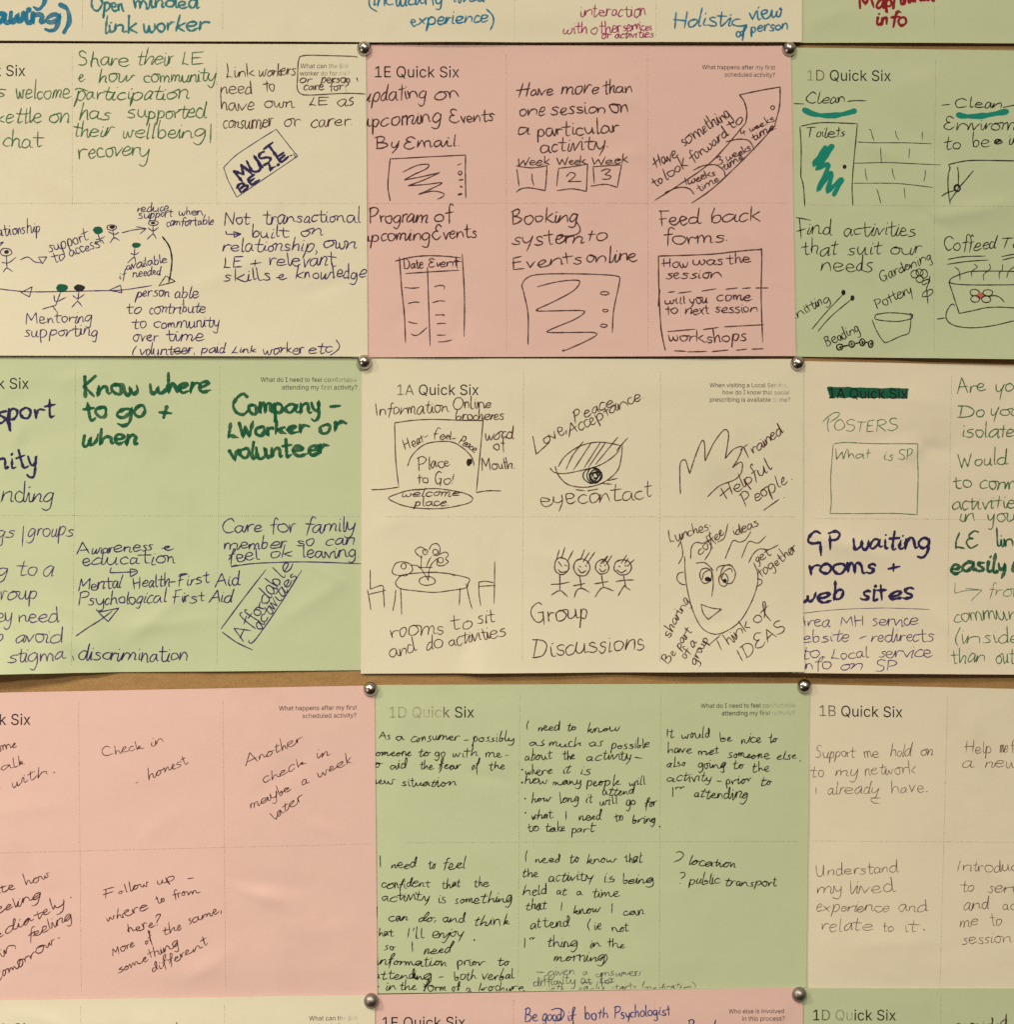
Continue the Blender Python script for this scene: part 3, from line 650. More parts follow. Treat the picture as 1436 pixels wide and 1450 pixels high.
def dotted(sheet, vx, hy, y0, y1, x0, x1):
    """the dotted rules between the six cells: vx = two (xtop, xbottom), hy = (yleft, yright)"""
    rnd = random.Random(sheet.seed)
    def rule(xa, ya, xb, yb):
        ik = Ink(sheet); bm = ik.bm; n = int(math.hypot(xb - xa, yb - ya) / 3.0)
        for i in range(n + 1):
            x, y = xa + (xb - xa) * i / n, ya + (yb - ya) * i / n
            r = 0.56 * rnd.uniform(0.6, 1.15); x += rnd.uniform(-.15, .15); y += rnd.uniform(-.15, .15)
            if not (sheet.inside(x - r, y - r) and sheet.inside(x + r, y + r)): continue
            bm.faces.new([bm.verts.new(sheet.at(x + a * r, y + b * r, 0.00004)) for a, b in ((-1, -.5), (-.5, -1), (.5, -1), (1, -.5), (1, .5), (.5, 1), (-.5, 1), (-1, .5))])
        o = ik.done('dotted_rule', ['dots']); return o
    for a, b in vx:
        if min(a, b) < 1440: rule(a, y0, b, y1)
    if hy: rule(x0, hy[0], x1, hy[1])

# ================================================================== THE SHEETS
# ---------------------------------------------------------------- top row (only its lower edge is in the picture)
s = Sheet('cream', (-100, -380), (517, -376), (514.5, 61.3), (-102, 59.4), 2.3, [(0, 1.2), (200, 0.6), (400, 1.0), (515, 0.5)],
          'cream sheet at the top left with blue-green marker words Open minded link worker', 11)
dotted(s, [(117.5, 117.9), (316, 316.2)], None, -330, 42, 0, 1)
part(s, 'handwritten_note', 'blue', 'a1', 26, 'marker', """
-75 140 345 138 52 rawing
L 345,35 385,60 397,130 368,190
W 22
L 262,-30 255,25 225,62 195,48
L 190,-10 270,-15""")
part(s, 'handwritten_note', 'tblue', 'a1', 13, 'marker', """
520 72 710 70 45 Open
765 54 1130 50 44 minded
605 197 775 188 44 link
820 192 1185 178 44 worker""")
s = Sheet('cream', (511.5, -378), (1137, -376), (1134.5, 62.0), (511.8, 62.2), 2.9, [(520, 0.6), (640, 1.6), (760, 0.5), (950, 1.2), (1130, 0.9)],
          'pale cream sheet at the top with blue marker words Holistic view of person', 12)
dotted(s, [(728.4, 728.8), (928, 928.4)], None, -330, 54, 0, 1)
part(s, 'handwritten_note', 'blue', 'c1', 9.5, 'round', """
L 108,-25 92,15 100,50 137,75
125 40 505 38 44 including
570 22 742 20 44 lived
330 152 765 136 40 experience
L 755,65 788,100 793,140 775,182""")
part(s, 'handwritten_note', 'magenta', 'd1', 6.5, 'round', """
10 103 375 101 38 interaction
-87 205 45 200 34 with
70 205 242 190 36 other
245 188 410 180 30 services
128 232 420 221 24 or activities
L -95,-6 -80,2""")
part(s, 'handwritten_note', 'blue', 'd1', 10, 'round', """
530 170 850 160 52 Holisti
L 945,150 905,158 868,150 862,135 880,120 908,118
965 127 1145 102 46 view
885 215 940 214 30 of
970 190 1175 178 32 person""")
s = Sheet('green', (1122, -375), (1760, -372), (1756, 64.5), (1124, 61.8), 1.5, [(1130, 0.5), (1300, 1.6), (1440, 1.2)],
          'green sheet at the top right with red marker words Map and info', 13)
dotted(s, [(1321.8, 1322.3), (1523, 1523)], None, -330, 40, 0, 1)
part(s, 'handwritten_note', 'red', 'e1', 17, 'marker', """
500 58 690 48 46 Map
L 700,62 712,-30
735 36 960 10 42 transit
605 165 775 160 46 info""")

# ---------------------------------------------------------------- second row
s = Sheet('cream', (-92, 62.4), (518.5, 64.2), (521, 505.6), (-90, 503.8), 2.2, [(0, 0.5), (300, 0.7), (520, 0.4)],
          'cream sheet with stick figures and a tilted box reading MUST BE L.E.', 21, side=(0, 0.5), crum=0.9,
          creases=[((0.85, 0.62), (0.6, 0.78), 0.5, 0.02), ((0.1, 0.3), (0.28, 0.2), 0.4, 0.018)])
dotted(s, [(103.2, 103.4), (307.4, 307.6)], (289.0, 288.8), 78, 290, -80, 508)
printed(s, 'printed_heading', 'a1', [(-330, 435, 145, 435, '1B Quick Six', '')])
printed(s, 'printed_question', 'b1', [(662, 391, 935, 391, 'What can the link', '00000000011221122'), (658, 432, 942, 432, 'worker do for me?', '00000001111112222')], 'capt')
part(s, 'handwritten_note', 'gpen', 'a1', 7.5, 'neat', """
-95 556 35 556 44 is
95 557 405 555 45 welcome
-15 697 240 693 45 kettle
290 696 397 693 44 on
25 836 245 834 46 chat""")
part(s, 'handwritten_note', 'gpen', 'a1', 7.5, 'neat', """
442 385 735 378 45 Share
782 372 990 370 45 their
1030 374 1152 370 38 LE
445 469 487 467 38 &
560 470 765 468 42 how
815 468 1220 464 40 community
425 566 1072 566 45 participation
L 428,512 452,505 500,520
450 683 632 680 45 has
720 674 1168 670 45 supported
420 780 645 775 45 their
702 782 1165 780 46 wellbeing
L 1195,705 1190,812
450 900 843 893 50 recovery""")
part(s, 'handwritten_note', 'maroon', 'b1', 6.5, 'neat', """
245 447 400 436 36 Link
430 438 632 430 36 workers
212 537 385 532 40 need
455 522 520 520 38 to
215 627 400 622 42 have
460 616 635 612 38 own
712 601 820 598 24 LE
875 600 965 598 40 as
222 727 515 722 42 consumer
575 716 665 713 38 or
725 722 955 718 42 carer.
660 472 730 471 24 or
770 473 945 470 24 person
L 980,445 986,468
680 516 800 513 25 care
825 517 935 514 25 for?
L 976,332 970,326 800,320 680,320 652,345 646,440 644,505 665,535 720,542 900,533 1000,535 1045,540""")
part(s, 'slogan', 'navy', 'b1', 15, 'caps', """
330 1030 552 872 42 MUST
322 1097 430 1022 23 BE
492 968 612 884 20 L.E.
W 5
L 525,735* 600,830 645,887* 303,1118* 255,1025 228,950* 300,880 420,800 525,735
L 622,872 640,897 / 628,895 648,885""", 'bold navy slogan in a tilted box')
part(s, 'relationship_drawing', 'purple', 'a2', 6.0, 'neat', """
-85 268 232 240 38 relationship
E 38 350 33 22
L 38,372 42,440 / 12,408 50,410 92,380 / 20,462 42,440 74,460
L -10,305 22,293 2,315
L 118,392 160,378 200,405 240,410
M 220,378 268,378 243,416 220,378
280 357 515 275 38 support
300 414 370 391 34 to
400 380 570 322 34 access
L 557,250 575,300 / 545,280 572,275 595,262 / 545,302 575,283 590,302
E 635 212 27 16
L 640,225 648,275 / 615,235 650,250 676,240 / 625,298 648,270 678,285
L 692,242 760,225 828,218 / 775,208 828,218* 795,248
780 123 960 120 26 reduce
785 162 985 152 26 support
1015 146 1148 143 26 when
942 203 1210 196 25 comfortable
E 870 187 28 15
L 868,203 868,255 / 840,215 868,232 898,212 / 835,278 868,250 886,275
L 765,330 762,380 / 742,358 765,365 790,352 / 725,410 762,380 770,412
720 452 950 410 26 available
685 507 725 500 26 if
755 494 915 478 26 needed
L 860,540 690,565 560,568 400,572 180,574 60,565 -30,552
M 622,565 685,538 692,580 622,565
M 122,578 185,545 170,602 122,578
L 345,578 318,655 / 308,592 320,630 378,605 / 245,672 318,650 / 303,655 325,688
L 450,572 442,630 / 415,595 442,612 482,588 / 410,662 442,630 468,658
150 757 530 745 36 Mentoring
140 830 557 820 38 supporting""")
for q in ('40 348 14 11', '452 552 32 20', '637 210 17 10', '868 187 13 8'):
    part(s, 'stick_figure_head', 'black', 'a2', 4, 'neat', 'B ' + q)
part(s, 'return_arrow', 'black', 'a2', 6.0, 'neat', """
W 9
L 922,265 960,320 975,390 968,470 956,520
W 6
M 900,542 940,485 995,517 905,540""")
for q in ('557 228 28 22', '773 312 26 16', '353 553 34 25'):
    part(s, 'stick_figure_head', 'gdark', 'a2', 4, 'neat', 'B ' + q)
part(s, 'handwritten_note', 'purple', 'a2', 6.5, 'neat', """
770 606 960 603 33 person
990 606 1125 604 33 able
720 697 805 694 34 to
850 697 1168 693 34 contribute
750 782 830 779 34 to
880 778 1240 770 34 community
758 853 905 850 34 over
940 852 1160 850 36 time
L 775,880 758,905 755,930 790,935
795 930 1100 925 32 volunteer,
L 975,915 1080,905
1135 922 1280 918 33 paid
1312 921 1452 918 20 Link
T b2
455 926 690 922 34 worker
715 922 840 918 32 etc
L 862,845 882,875 870,905 815,942""")
part(s, 'handwritten_note', 'purple', 'b2', 7, 'neat', """
235 197 385 187 36 Not
450 191 1000 182 42 transactional
L 240,232* 245,250* 325,250 / 285,235* 328,248* 288,268* 285,235
390 268 600 265 35 built
665 259 785 257 38 on
228 352 755 348 40 relationship,
798 331 975 330 40 own
232 440 340 436 30 LE
385 432 435 430 28 +
490 428 870 423 40 relevant
228 521 490 508 36 skills
525 506 585 504 30 &
635 502 1036 494 38 knowledge""")

s = Sheet('pink', (497, 64.3), (1119.5, 66.0), (1126.5, 504.6), (499, 506.6), 1.5, [(520, 0.6), (640, 1.6), (720, 0.4), (900, 1.4), (1010, 2.4), (1120, 0.6)],
          'pink sheet with week boxes, a curved banner and a feedback form drawing', 22, side=(0, 0.5), crum=1.0,
          creases=[((0.6, 0.14), (0.66, 0.2), 0.5, 0.03), ((0.23, 0.98), (0.25, 0.85), -0.5, 0.02)])
dotted(s, [(717, 717.6), (916.6, 917.6)], (288.8, 288.2), 80, 498, 523, 1116)
printed(s, 'printed_heading', 'c1', [(120, 441, 598, 441, '1E Quick Six', '')])
printed(s, 'printed_question', 'd1', [(695, 395, 1106, 397, 'What happens after my first', ''), (822, 437, 1106, 439, 'scheduled activity?', '')], 'capt')
part(s, 'handwritten_note', 'brown', 'c1', 8, 'round', """
55 578 410 562 46 updating
465 572 595 550 45 on
60 727 505 690 44 upcoming
540 697 795 686 38 Events
125 842 255 838 34 By
285 842 605 828 34 Email.""")
part(s, 'screen_drawing', 'brown', 'c1', 7, 'round', """
L 210,1137 197,1050 210,900* 420,890 635,880* 635,1000 637,1120
L 280,975 360,938 425,932 415,955 340,990 288,1020* 390,1000 490,978* 400,1020 310,1052* 410,1045 502,1035 440,1070 370,1100* 450,1082 512,1095 505,1115 475,1128
L 592,935 612,927
E 605 980 10 11
W 11
L 600,1020 620,1018 / 605,1055 618,1060 / 597,1103 612,1098""")
part(s, 'handwritten_note', 'brown', 'c1', 8, 'round', """
925 552 1130 545 36 Have
1180 538 1385 530 42 more
1407 535 1577 530 42 than
948 667 1090 657 42 one
1115 652 1420 645 42 session
1452 642 1553 638 42 on
935 768 1000 764 42 a
1040 773 1508 748 42 particular
1058 866 1432 840 42 activity.""")
part(s, 'week_boxes_drawing', 'brown', 'c1', 7, 'round', """
935 942 1112 933 24 Week
1150 937 1320 930 24 Week
1354 937 1558 925 24 Week
L 922,942 1010,952 1095,940* 1092,1010 1085,1080* 1000,1065 950,1070 920,1090
L 925,960 938,1055
L 1010,985 1012,1020 1022,1052
L 1160,955 1240,945 1325,930* 1318,1085* 1240,1070 1150,1080 / 1160,955 1150,1055
L 1205,1000 1230,978 1255,990 1240,1012 1215,1030* 1290,1028
L 1356,945 1362,1040 / 1356,945 1516,935* 1491,1062* 1426,1045 1342,1055
L 1400,970 1430,958 1452,965 1421,990* 1456,1000 1440,1015 1406,1015""")
part(s, 'banner_drawing', 'brown', 'd1', 7.5, 'round', """
432 962 562 884 36 Have
597 832 858 660 38 something
428 1066 480 1032 34 to
500 1016 612 936 34 look
640 922 848 764 34 forward
856 742 934 684 34 to
L 428,1133 560,1050 750,915 940,700
L 940,700 947,640 932,580 905,540* 1020,515 1135,495* 1132,600 1105,710
L 1108,712 1000,830 880,950 750,1070 635,1150
L 485,1090 560,1062 620,1068 650,1100
L 645,965 700,940 770,935 815,965 825,1000
L 830,805 900,790 960,800 990,850
W 7
608 1046 772 990 22 1weeks
676 1092 796 1022 21 time
785 934 972 850 21 3 weeks
822 968 932 896 21 time
918 776 1104 686 22 4 weeks
986 802 1116 728 22 time.
E 1092 612 11 11""")
part(s, 'handwritten_note', 'brown', 'c2', 8, 'round', """
95 190 430 180 42 Program
465 182 580 168 42 of
55 292 435 284 40 upcoming
455 282 695 268 40 Events""")
part(s, 'table_drawing', 'brown', 'c2', 7.5, 'round', """
L 240,400 330,378 420,370 520,372 610,382
L 262,378 275,550 290,700 297,860
L 617,362 630,600 628,825
W 7
285 440 395 436 28 Date
425 434 600 430 28 Event
L 297,470 450,460 600,452
L 420,435 428,650 436,880
L 293,550 335,553 375,550 / 460,545 490,537 515,542 515,560 / 312,640 345,632 375,632 / 448,635 490,625 520,628 / 466,705 515,703 510,710
L 312,742 340,750 365,753 / 475,755 500,752 525,753 / 330,812 350,820 375,812 418,775 / 475,818 522,818 / 482,857 520,855 560,845
L 580,380 590,440 / 565,405 615,402""")
part(s, 'handwritten_note', 'brown', 'c2', 8, 'round', """
900 195 1270 178 40 Booking
L 1262,180 1282,215 1270,245 1215,260 1150,255
895 310 1310 298 42 system
1325 287 1432 284 42 to
905 447 1290 412 38 Events
1325 412 1612 398 42 online""")
part(s, 'screen_drawing', 'brown', 'c2', 7, 'round', """
L 988,870 988,700 965,580 955,530 1000,485 1100,473 1280,473 1436,479 1490,485 1505,495 1500,540 1471,680 1464,805
L 1040,545 1150,518 1250,508 1280,520 1240,570 1120,635 1045,670 1050,683 1200,680 1290,680 1305,692 1250,730 1110,790 1110,803 1250,803 1355,803 1372,820 1300,860 1185,908 1190,898
E 1421 582 25 10 / 1424 680 15 8 / 1416 765 20 9""")
part(s, 'handwritten_note', 'brown', 'd2', 8, 'round', """
455 205 690 190 42 Feed
745 186 1025 172 42 back
478 300 820 296 42 forms
L 830,282 833,286""")
part(s, 'form_drawing', 'brown', 'd2', 7.5, 'round', """
L 485,905 462,780 450,560 447,372* 600,368 760,360 900,345 1010,338 1030,355 1028,600 1035,858
465 437 615 433 30 How
645 424 810 418 32 was
830 414 970 410 30 the
490 502 800 492 32 session
L 503,577 540,572 / 560,580 633,572 / 692,570 775,557 / 828,560 895,552 / 922,555 968,551 / 998,552 1065,552
485 643 600 640 22 will
622 642 730 636 32 you
780 627 975 622 32 come
488 704 565 700 30 to
600 702 735 698 30 next
768 690 1005 692 32 session
L 500,798 655,785 / 700,788 785,775 / 820,772 1040,760
500 857 945 850 36 workshops
L 535,907 603,910 / 612,914 720,912 / 750,912 840,903 / 885,905 945,898 / 975,898 1040,895
L 455,560 446,655 / 460,760 463,800""")

s = Sheet('green', (1104, 67.6), (1745, 76.0), (1748, 514.5), (1108, 504.9), 0.8, [(1130, 0.3), (1250, 1.8), (1330, 3.6), (1440, 4.6)],
          'green 1D sheet with a teal scribbled toilets door and a coffee cup drawing', 23, crum=1.15,
          creases=[((0.32, 0.55), (0.5, 0.5), 0.9, 0.02), ((0.30, 0.52), (0.36, 0.58), -0.7, 0.018), ((0.24, 0.2), (0.36, 0.35), -0.5, 0.04), ((0.2, 0.32), (0.26, 0.36), 0.6, 0.02)])
dotted(s, [(1324.8, 1321.4), (1526, 1524)], (291.0, 295), 88, 497, 1146, 1700)
printed(s, 'printed_heading', 'e1', [(180, 490, 688, 494, '1D Quick Six', '210000')])
part(s, 'handwritten_note', 'black', 'e1', 6.5, 'round', """
L 105,629 165,631 / 428,616 480,611 542,613
180 629 410 622 34 Clean
""")
part(s, 'handwritten_note', 'black', 'e1', 6.5, 'round', """
L 998,640 1048,635 / 1370,652 1436,640 1480,636
1085 656 1360 648 34 Clean
1010 790 1640 788 40 Enviroment
1015 906 1115 902 42 to
1190 892 1285 888 42 be
W 8.5
1322 872 1372 868 26 e
L 1330,868 1350,850 1368,862
W 6.5
1405 880 1480 878 38 in""")
for q in ('L 168,668 220,692 300,702 390,695 470,675', 'L 1098,698 1140,706 1250,702 1390,677'):
    part(s, 'marker_underline', 'teal', 'e1', 32, 'round', q)
part(s, 'door_drawing', 'black', 'e1', 6.5, 'round', """
L 148,765 240,748 330,745 488,752* 465,990 455,1130 459,1245
L 140,770 148,900 145,1070* 160,1130 170,1255
182 832 412 826 30 Toilets
B 410 1012 12 14""")
part(s, 'door_drawing', 'teal', 'e1', 28, 'round', 'L 295,895 218,1000* 338,885 240,1028* 312,1002 248,1155* 330,1050 305,1165* 393,1088 345,1180')
part(s, 'brick_drawing', 'black', 'e1', 4.8, 'round', """
L 488,862 600,868 780,866 937,870 / 465,990 600,987 700,988 992,1000 / 465,1112 700,1112 820,1122 945,1137
L 557,785 570,790 575,815 587,856 / 718,795 725,830 740,848 / 882,800 882,848 / 625,900 632,985 / 803,902 800,960 / 535,1022 538,1060 547,1096 / 697,1022 704,1060 714,1088 / 898,1032 898,1060 890,1100 / 605,1148 615,1180 628,1235 / 770,1140 777,1202""")
part(s, 'sign_drawing', 'black', 'e1', 7, 'round', """
L 1040,998 1120,980 1200,972 1436,975 1520,978
L 1040,1000 1048,1020 1037,1060 1036,1130 1048,1238
E 1092 1140 20 22 / 1094 1142 15 18
L 1095,1012 1100,1060 1098,1135 / 1190,1035 1140,1095 1095,1145 / 998,1190 1030,1168 1075,1155 / 1098,1145 1045,1222""")
part(s, 'handwritten_note', 'black', 'e2', 6.5, 'round', """
L 118,165 160,172 205,182 / 137,170 142,230 148,292 / 120,248 175,232
190 270 333 268 46 ind
410 277 835 278 48 activities
155 388 370 385 46 that
425 394 640 390 46 suit
690 393 877 388 46 our
268 493 585 490 46 needs""")
part(s, 'craft_drawing', 'black', 'e2', 6, 'round', """
632 556 938 420 34 Gardening
E 834 508 25 24 / 862 498 22 22 / 888 505 22 28 / 862 538 22 22
L 925,518 912,570 905,600 912,688
L 908,560 885,572 878,555 905,540 925,545 912,572 / 905,605 882,625 880,645 905,640 910,610 935,600 940,620 912,645
605 722 822 618 34 Pottery
E 702 767 116 27
L 574,785 600,850 640,912 665,920 740,885 790,868 803,830 810,760 / 800,745 822,757 808,765
100 782 322 668 32 knitting
L 212,838 300,735 400,630 / 248,852 330,760 455,655
B 402 618 13 17 / 456 652 13 17
300 945 495 855 34 Beading
W 9
E 380 948 19 18 / 452 930 17 19 / 515 920 16 22 / 566 930 14 22
L 395,945 440,935 / 468,930 500,920 / 530,918 555,925
B 384 950 8 8 / 452 930 6 10 / 516 922 7 12 / 568 930 6 10""")
part(s, 'cup_drawing', 'black', 'e2', 6.5, 'round', """
1012 365 1282 360 42 Coffee
1292 357 1338 354 38 d
1362 352 1530 350 40 Tea
L 1035,418 1130,402 1262,398 / 1030,448 1150,430 1278,422 / 1362,400 1436,385 1470,380 / 1365,422 1436,405 1470,400
W 5.5
L 1078,465 1102,490 1108,545 / 1195,448 1212,465 1178,492 1180,525 / 1285,445 1290,475 1250,510 1252,545 / 1365,450 1364,480 1345,500 1345,535 / 1436,462 1402,490 1390,530
W 6.5
L 1040,557 1060,530 1130,502 1200,490 1436,490 1560,505
L 1040,555 1080,568 1200,573 1436,570 1560,560
L 1040,557 1070,650 1100,745* 1180,730 1260,712 1340,708 1436,712 1500,720
E 1195 618 28 20 / 1198 658 28 20 / 1275 620 30 20 / 1265 660 28 20
L 1285,642 1320,638 1350,650 1375,678
L 1072,700 1065,688 1045,700 1022,745 1030,790 1080,822 1180,833 1300,820 1436,788 1500,770 / 968,780 1018,772""")
part(s, 'cup_drawing', 'rose', 'e2', 4, 'round', 'B 1230 638 21 21')

# ---------------------------------------------------------------- third row
s = Sheet('green', (-98, 504.4), (517, 506.2), (515, 948.8), (-100, 953.4), 0.45, [(-90, 15), (0, 11.0), (60, 7.6), (120, 3.6), (175, 0.4), (250, 0.9), (330, 1.5), (420, 0.7), (515, 0.1)],
          'green sheet with green marker words Company, LWorker or volunteer', 31, crum=1.1,
          creases=[((0.28, 0.85), (0.36, 0.96), 0.8, 0.02), ((0.3, 0.08), (0.4, 0.03), 0.6, 0.02), ((0.45, 0.9), (0.62, 0.72), 0.6, 0.02), ((0.15, 0.18), (0.27, 0.1), -0.5, 0.02), ((0.8, 0.85), (0.97, 0.7), 0.5, 0.02)])
dotted(s, [(106.8, 103.2), (311.3, 307.4)], (730.0, 731), 520, 940, -90, 508)
printed(s, 'printed_heading', 'a3', [(-318, 202, 160, 202, '1D Quick Six', '')])
printed(s, 'printed_question', 'b3', [(435, 162, 980, 163, 'What do I need to feel comfortable', '0000000000000000000000000111111122'), (555, 206, 980, 206, 'attending my first activity?', '0000000000000111110000000000')], 'capt')
part(s, 'handwritten_note', 'navy', 'a3', 15, 'marker', """
-20 395 310 362 58 sport
W 14
H caps
-10 656 205 640 58 nity
W 7
H neat
-20 842 300 835 56 inding""")
part(s, 'handwritten_note', 'gmark', 'a3', 20, 'marker', """
475 242 775 228 52 Know
850 230 1185 222 52 where
478 377 600 364 52 to
662 368 825 360 52 go
900 372 968 370 52 +
472 520 775 512 52 when""")
part(s, 'handwritten_note', 'gmark', 'b3', 19.5, 'marker', """
285 347 758 332 56 Company
L 828,302 885,297
255 477 400 468 46 LW
405 468 712 455 42 orker
780 452 915 444 46 or
265 600 825 574 52 volunteer""")
part(s, 'handwritten_note', 'violet', 'a4', 6.5, 'neat', """
-30 168 85 163 45 gs
L 132,100 125,215
150 162 415 156 45 groups
-40 385 48 378 45 g
100 378 215 375 46 to
248 380 312 378 46 a
8 516 210 506 45 roup
-5 642 75 638 45 ey
115 643 340 637 46 need
-12 760 30 758 45 o
100 757 362 752 46 avoid
L 20,848 5,870
60 866 385 845 45 stigma
L 418,830 424,855""")
part(s, 'handwritten_note', 'purple', 'a4', 7, 'neat', """
458 850 1055 860 46 discrimination
435 258 870 240 36 Awareness
918 236 985 233 30 &
460 320 995 308 38 education
L 628,335 622,358 640,362 770,357 / 738,340 770,348 776,362 738,385* 735,340
445 464 697 448 38 Mental
755 455 960 440 36 Health
L 960,415 995,412
1010 443 1190 414 36 First
L 1010,382 1062,370
1215 437 1360 432 36 Aid
450 547 945 528 38 Psychological
980 535 1150 526 36 First
1182 528 1325 524 34 Aid
L 435,718 500,672 570,628 635,578
M 558,585 672,562 612,638 558,585""")
part(s, 'handwritten_note', 'purple', 'b4', 7, 'neat', """
222 138 445 130 38 Care
492 135 630 130 42 for
690 132 975 128 42 family
232 234 582 222 38 member
638 211 740 209 36 so
805 207 965 204 36 can
258 297 432 285 34 feel
495 277 615 272 34 ok
678 275 985 272 36 leaving.
L 300,318 268,328* 380,312 500,305 700,302 1010,312""")
part(s, 'handwritten_note', 'purple', 'b4', 7, 'neat', """
L 212,678 330,520 465,345
L 218,697 300,755 390,797
L 370,742 372,757 405,740 520,580 668,348
345 752 555 415 48 Affordab
562 392 622 310 40 le
440 682 642 385 38 activities""", 'slanted words in a ruled box')

s = Sheet('cream', (512.5, 507.6), (1137.5, 508.8), (1136.5, 949.6), (511.0, 953.6), 1.3, [(512, 0.4), (640, 1.2), (690, 4.0), (770, 3.4), (870, 2.0), (970, 5.0), (1136, 6.6)],
          'central cream 1A sheet with an eye, a face, four stick people and a round table', 32, crum=0.8,
          creases=[((0.4, 0.62), (0.5, 0.66), 0.8, 0.025), ((0.43, 0.58), (0.46, 0.68), -0.6, 0.02), ((0.23, 0.95), (0.26, 0.88), -0.6, 0.02), ((0.44, 0.2), (0.52, 0.1), 0.35, 0.03)])
dotted(s, [(741.6, 739.6), (935.2, 934)], (731.8, 731.8), 527, 935, 548, 1124)
printed(s, 'printed_heading', 'c3', [(245, 238, 708, 238, '1A Quick Six', '110')])
printed(s, 'printed_question', 'd3', [(738, 194, 1180, 194, 'When visiting a Local Service,', '000000000000000000000011121222'), (810, 234, 1186, 235, 'how do I know that social', '0000000000000000121111111'), (738, 275, 1192, 276, 'prescribing is available to me?', '0000000000000000000000001222111')], 'capt')
part(s, 'house_drawing', 'maroon', 'c3', 6.5, 'round', """
135 352 545 334 38 Information
568 316 785 312 34 Online
580 380 855 376 31 brocheres
L 235,395* 340,380 450,375 600,380 735,383* 715,600 697,780
L 235,395 242,600 258,750 / 105,772 180,768 262,757 / 697,787 760,778 835,778
L 308,637 335,578 400,520 480,500 560,504 620,535 660,575 678,605 682,638
300 546 432 480 28 Heat-
458 478 578 495 28 Feel-
598 508 688 565 26 Peace
370 664 552 640 38 Place
362 735 428 732 34 to
465 742 570 736 32 Go!
E 445 823 237 58
278 812 600 806 22 welcome
345 864 540 860 24 place.
750 490 910 486 38 word
800 550 870 545 36 of
732 662 912 650 34 Mouth.""")
part(s, 'house_drawing', 'black', 'c3', 5, 'round', 'B 653 618 13 22 / 665 612 9 16')
part(s, 'eye_drawing', 'maroon', 'c3', 6.5, 'round', """
L 1015,470 1035,572* 1110,505
1085 510 1205 440 36 ove,
1255 395 1482 288 36 Peace,
1228 472 1646 252 36 Acceptance.
L 1160,640 1195,585 1270,530 1360,505 1436,507 1518,525
L 1112,650 1140,675 1200,680 1300,660 1400,630 1480,575 1512,525
L 1141,640 1160,690 1210,740 1290,758 1370,748 1440,715 1495,660 1515,590 1520,518
L 1300,500 1240,580 1202,660 / 1345,508 1245,660 / 1395,508 1305,648 / 1425,508 1330,645 / 1496,475 1371,628 / 1551,480 1486,552
L 1258,772 1310,778 / 1325,778 1385,768 / 1438,720 1494,708 / 1400,736 1462,740
1065 862 1255 848 48 eye
1280 854 1697 815 50 contact""")
part(s, 'eye_drawing', 'black', 'c3', 7, 'round', 'E 1355 693 54 44 / 1364 690 42 44 / 1366 694 32 34 / 1360 698 22 24 / 1370 690 14 16\nL 1345,715 1350,690 1370,672 1392,680 1380,705 1352,712')
part(s, 'hand_drawing', 'maroon', 'd3', 6.8, 'round', """
L 573,795 570,720 570,640 580,608 600,605 612,640 625,682* 650,600 690,500 708,510 712,610* 760,510 815,437 840,445 842,490 825,597* 870,545 915,528 920,545 895,600 865,648* 905,618 922,625 915,675 880,715 800,745 760,778 725,812
943 596 1160 442 34 Trained.
815 832 1088 652 40 Helpful
940 868 1185 728 38 People
L 1200,713 1204,714 / 1042,888 1130,825 / 1155,816 1159,815""")
part(s, 'table_drawing', 'maroon', 'c4', 6, 'round', """
L 97,348 97,455* 165,435 172,480 178,560 / 82,460 92,510 101,572 / 88,485 185,462
E 449 416 221 58
L 242,460 236,520 225,577 / 268,450 272,520 275,600 / 605,450 600,545 / 640,425 655,500 672,565
L 800,300 799,400 797,537 / 708,415 750,410 800,420 / 710,415 712,480 721,548 / 712,440 805,433
L 290,380 235,372 222,350 245,308 290,302 325,318 335,350 300,378 290,380
E 286 325 15 17 / 420 408 47 26
L 325,318 375,330 425,405 / 385,332 386,265 390,275 / 415,328 428,295 442,272 / 425,408 432,340 455,300 485,278
L 370,333 450,332 / 390,280 360,255 352,235 378,218 400,225 412,250
E 408 245 14 17 / 465 245 15 15 / 495 292 16 17
L 430,232 445,205 475,200 492,225 482,262 450,265 / 482,262 520,246 538,262 522,285 538,300 510,322 475,318 478,280
L 500,362 545,368 575,380
212 724 512 704 46 rooms
557 682 670 670 44 to
705 646 805 634 42 sit
210 837 360 805 44 and
416 797 512 776 44 do
550 778 862 718 42 activities""")
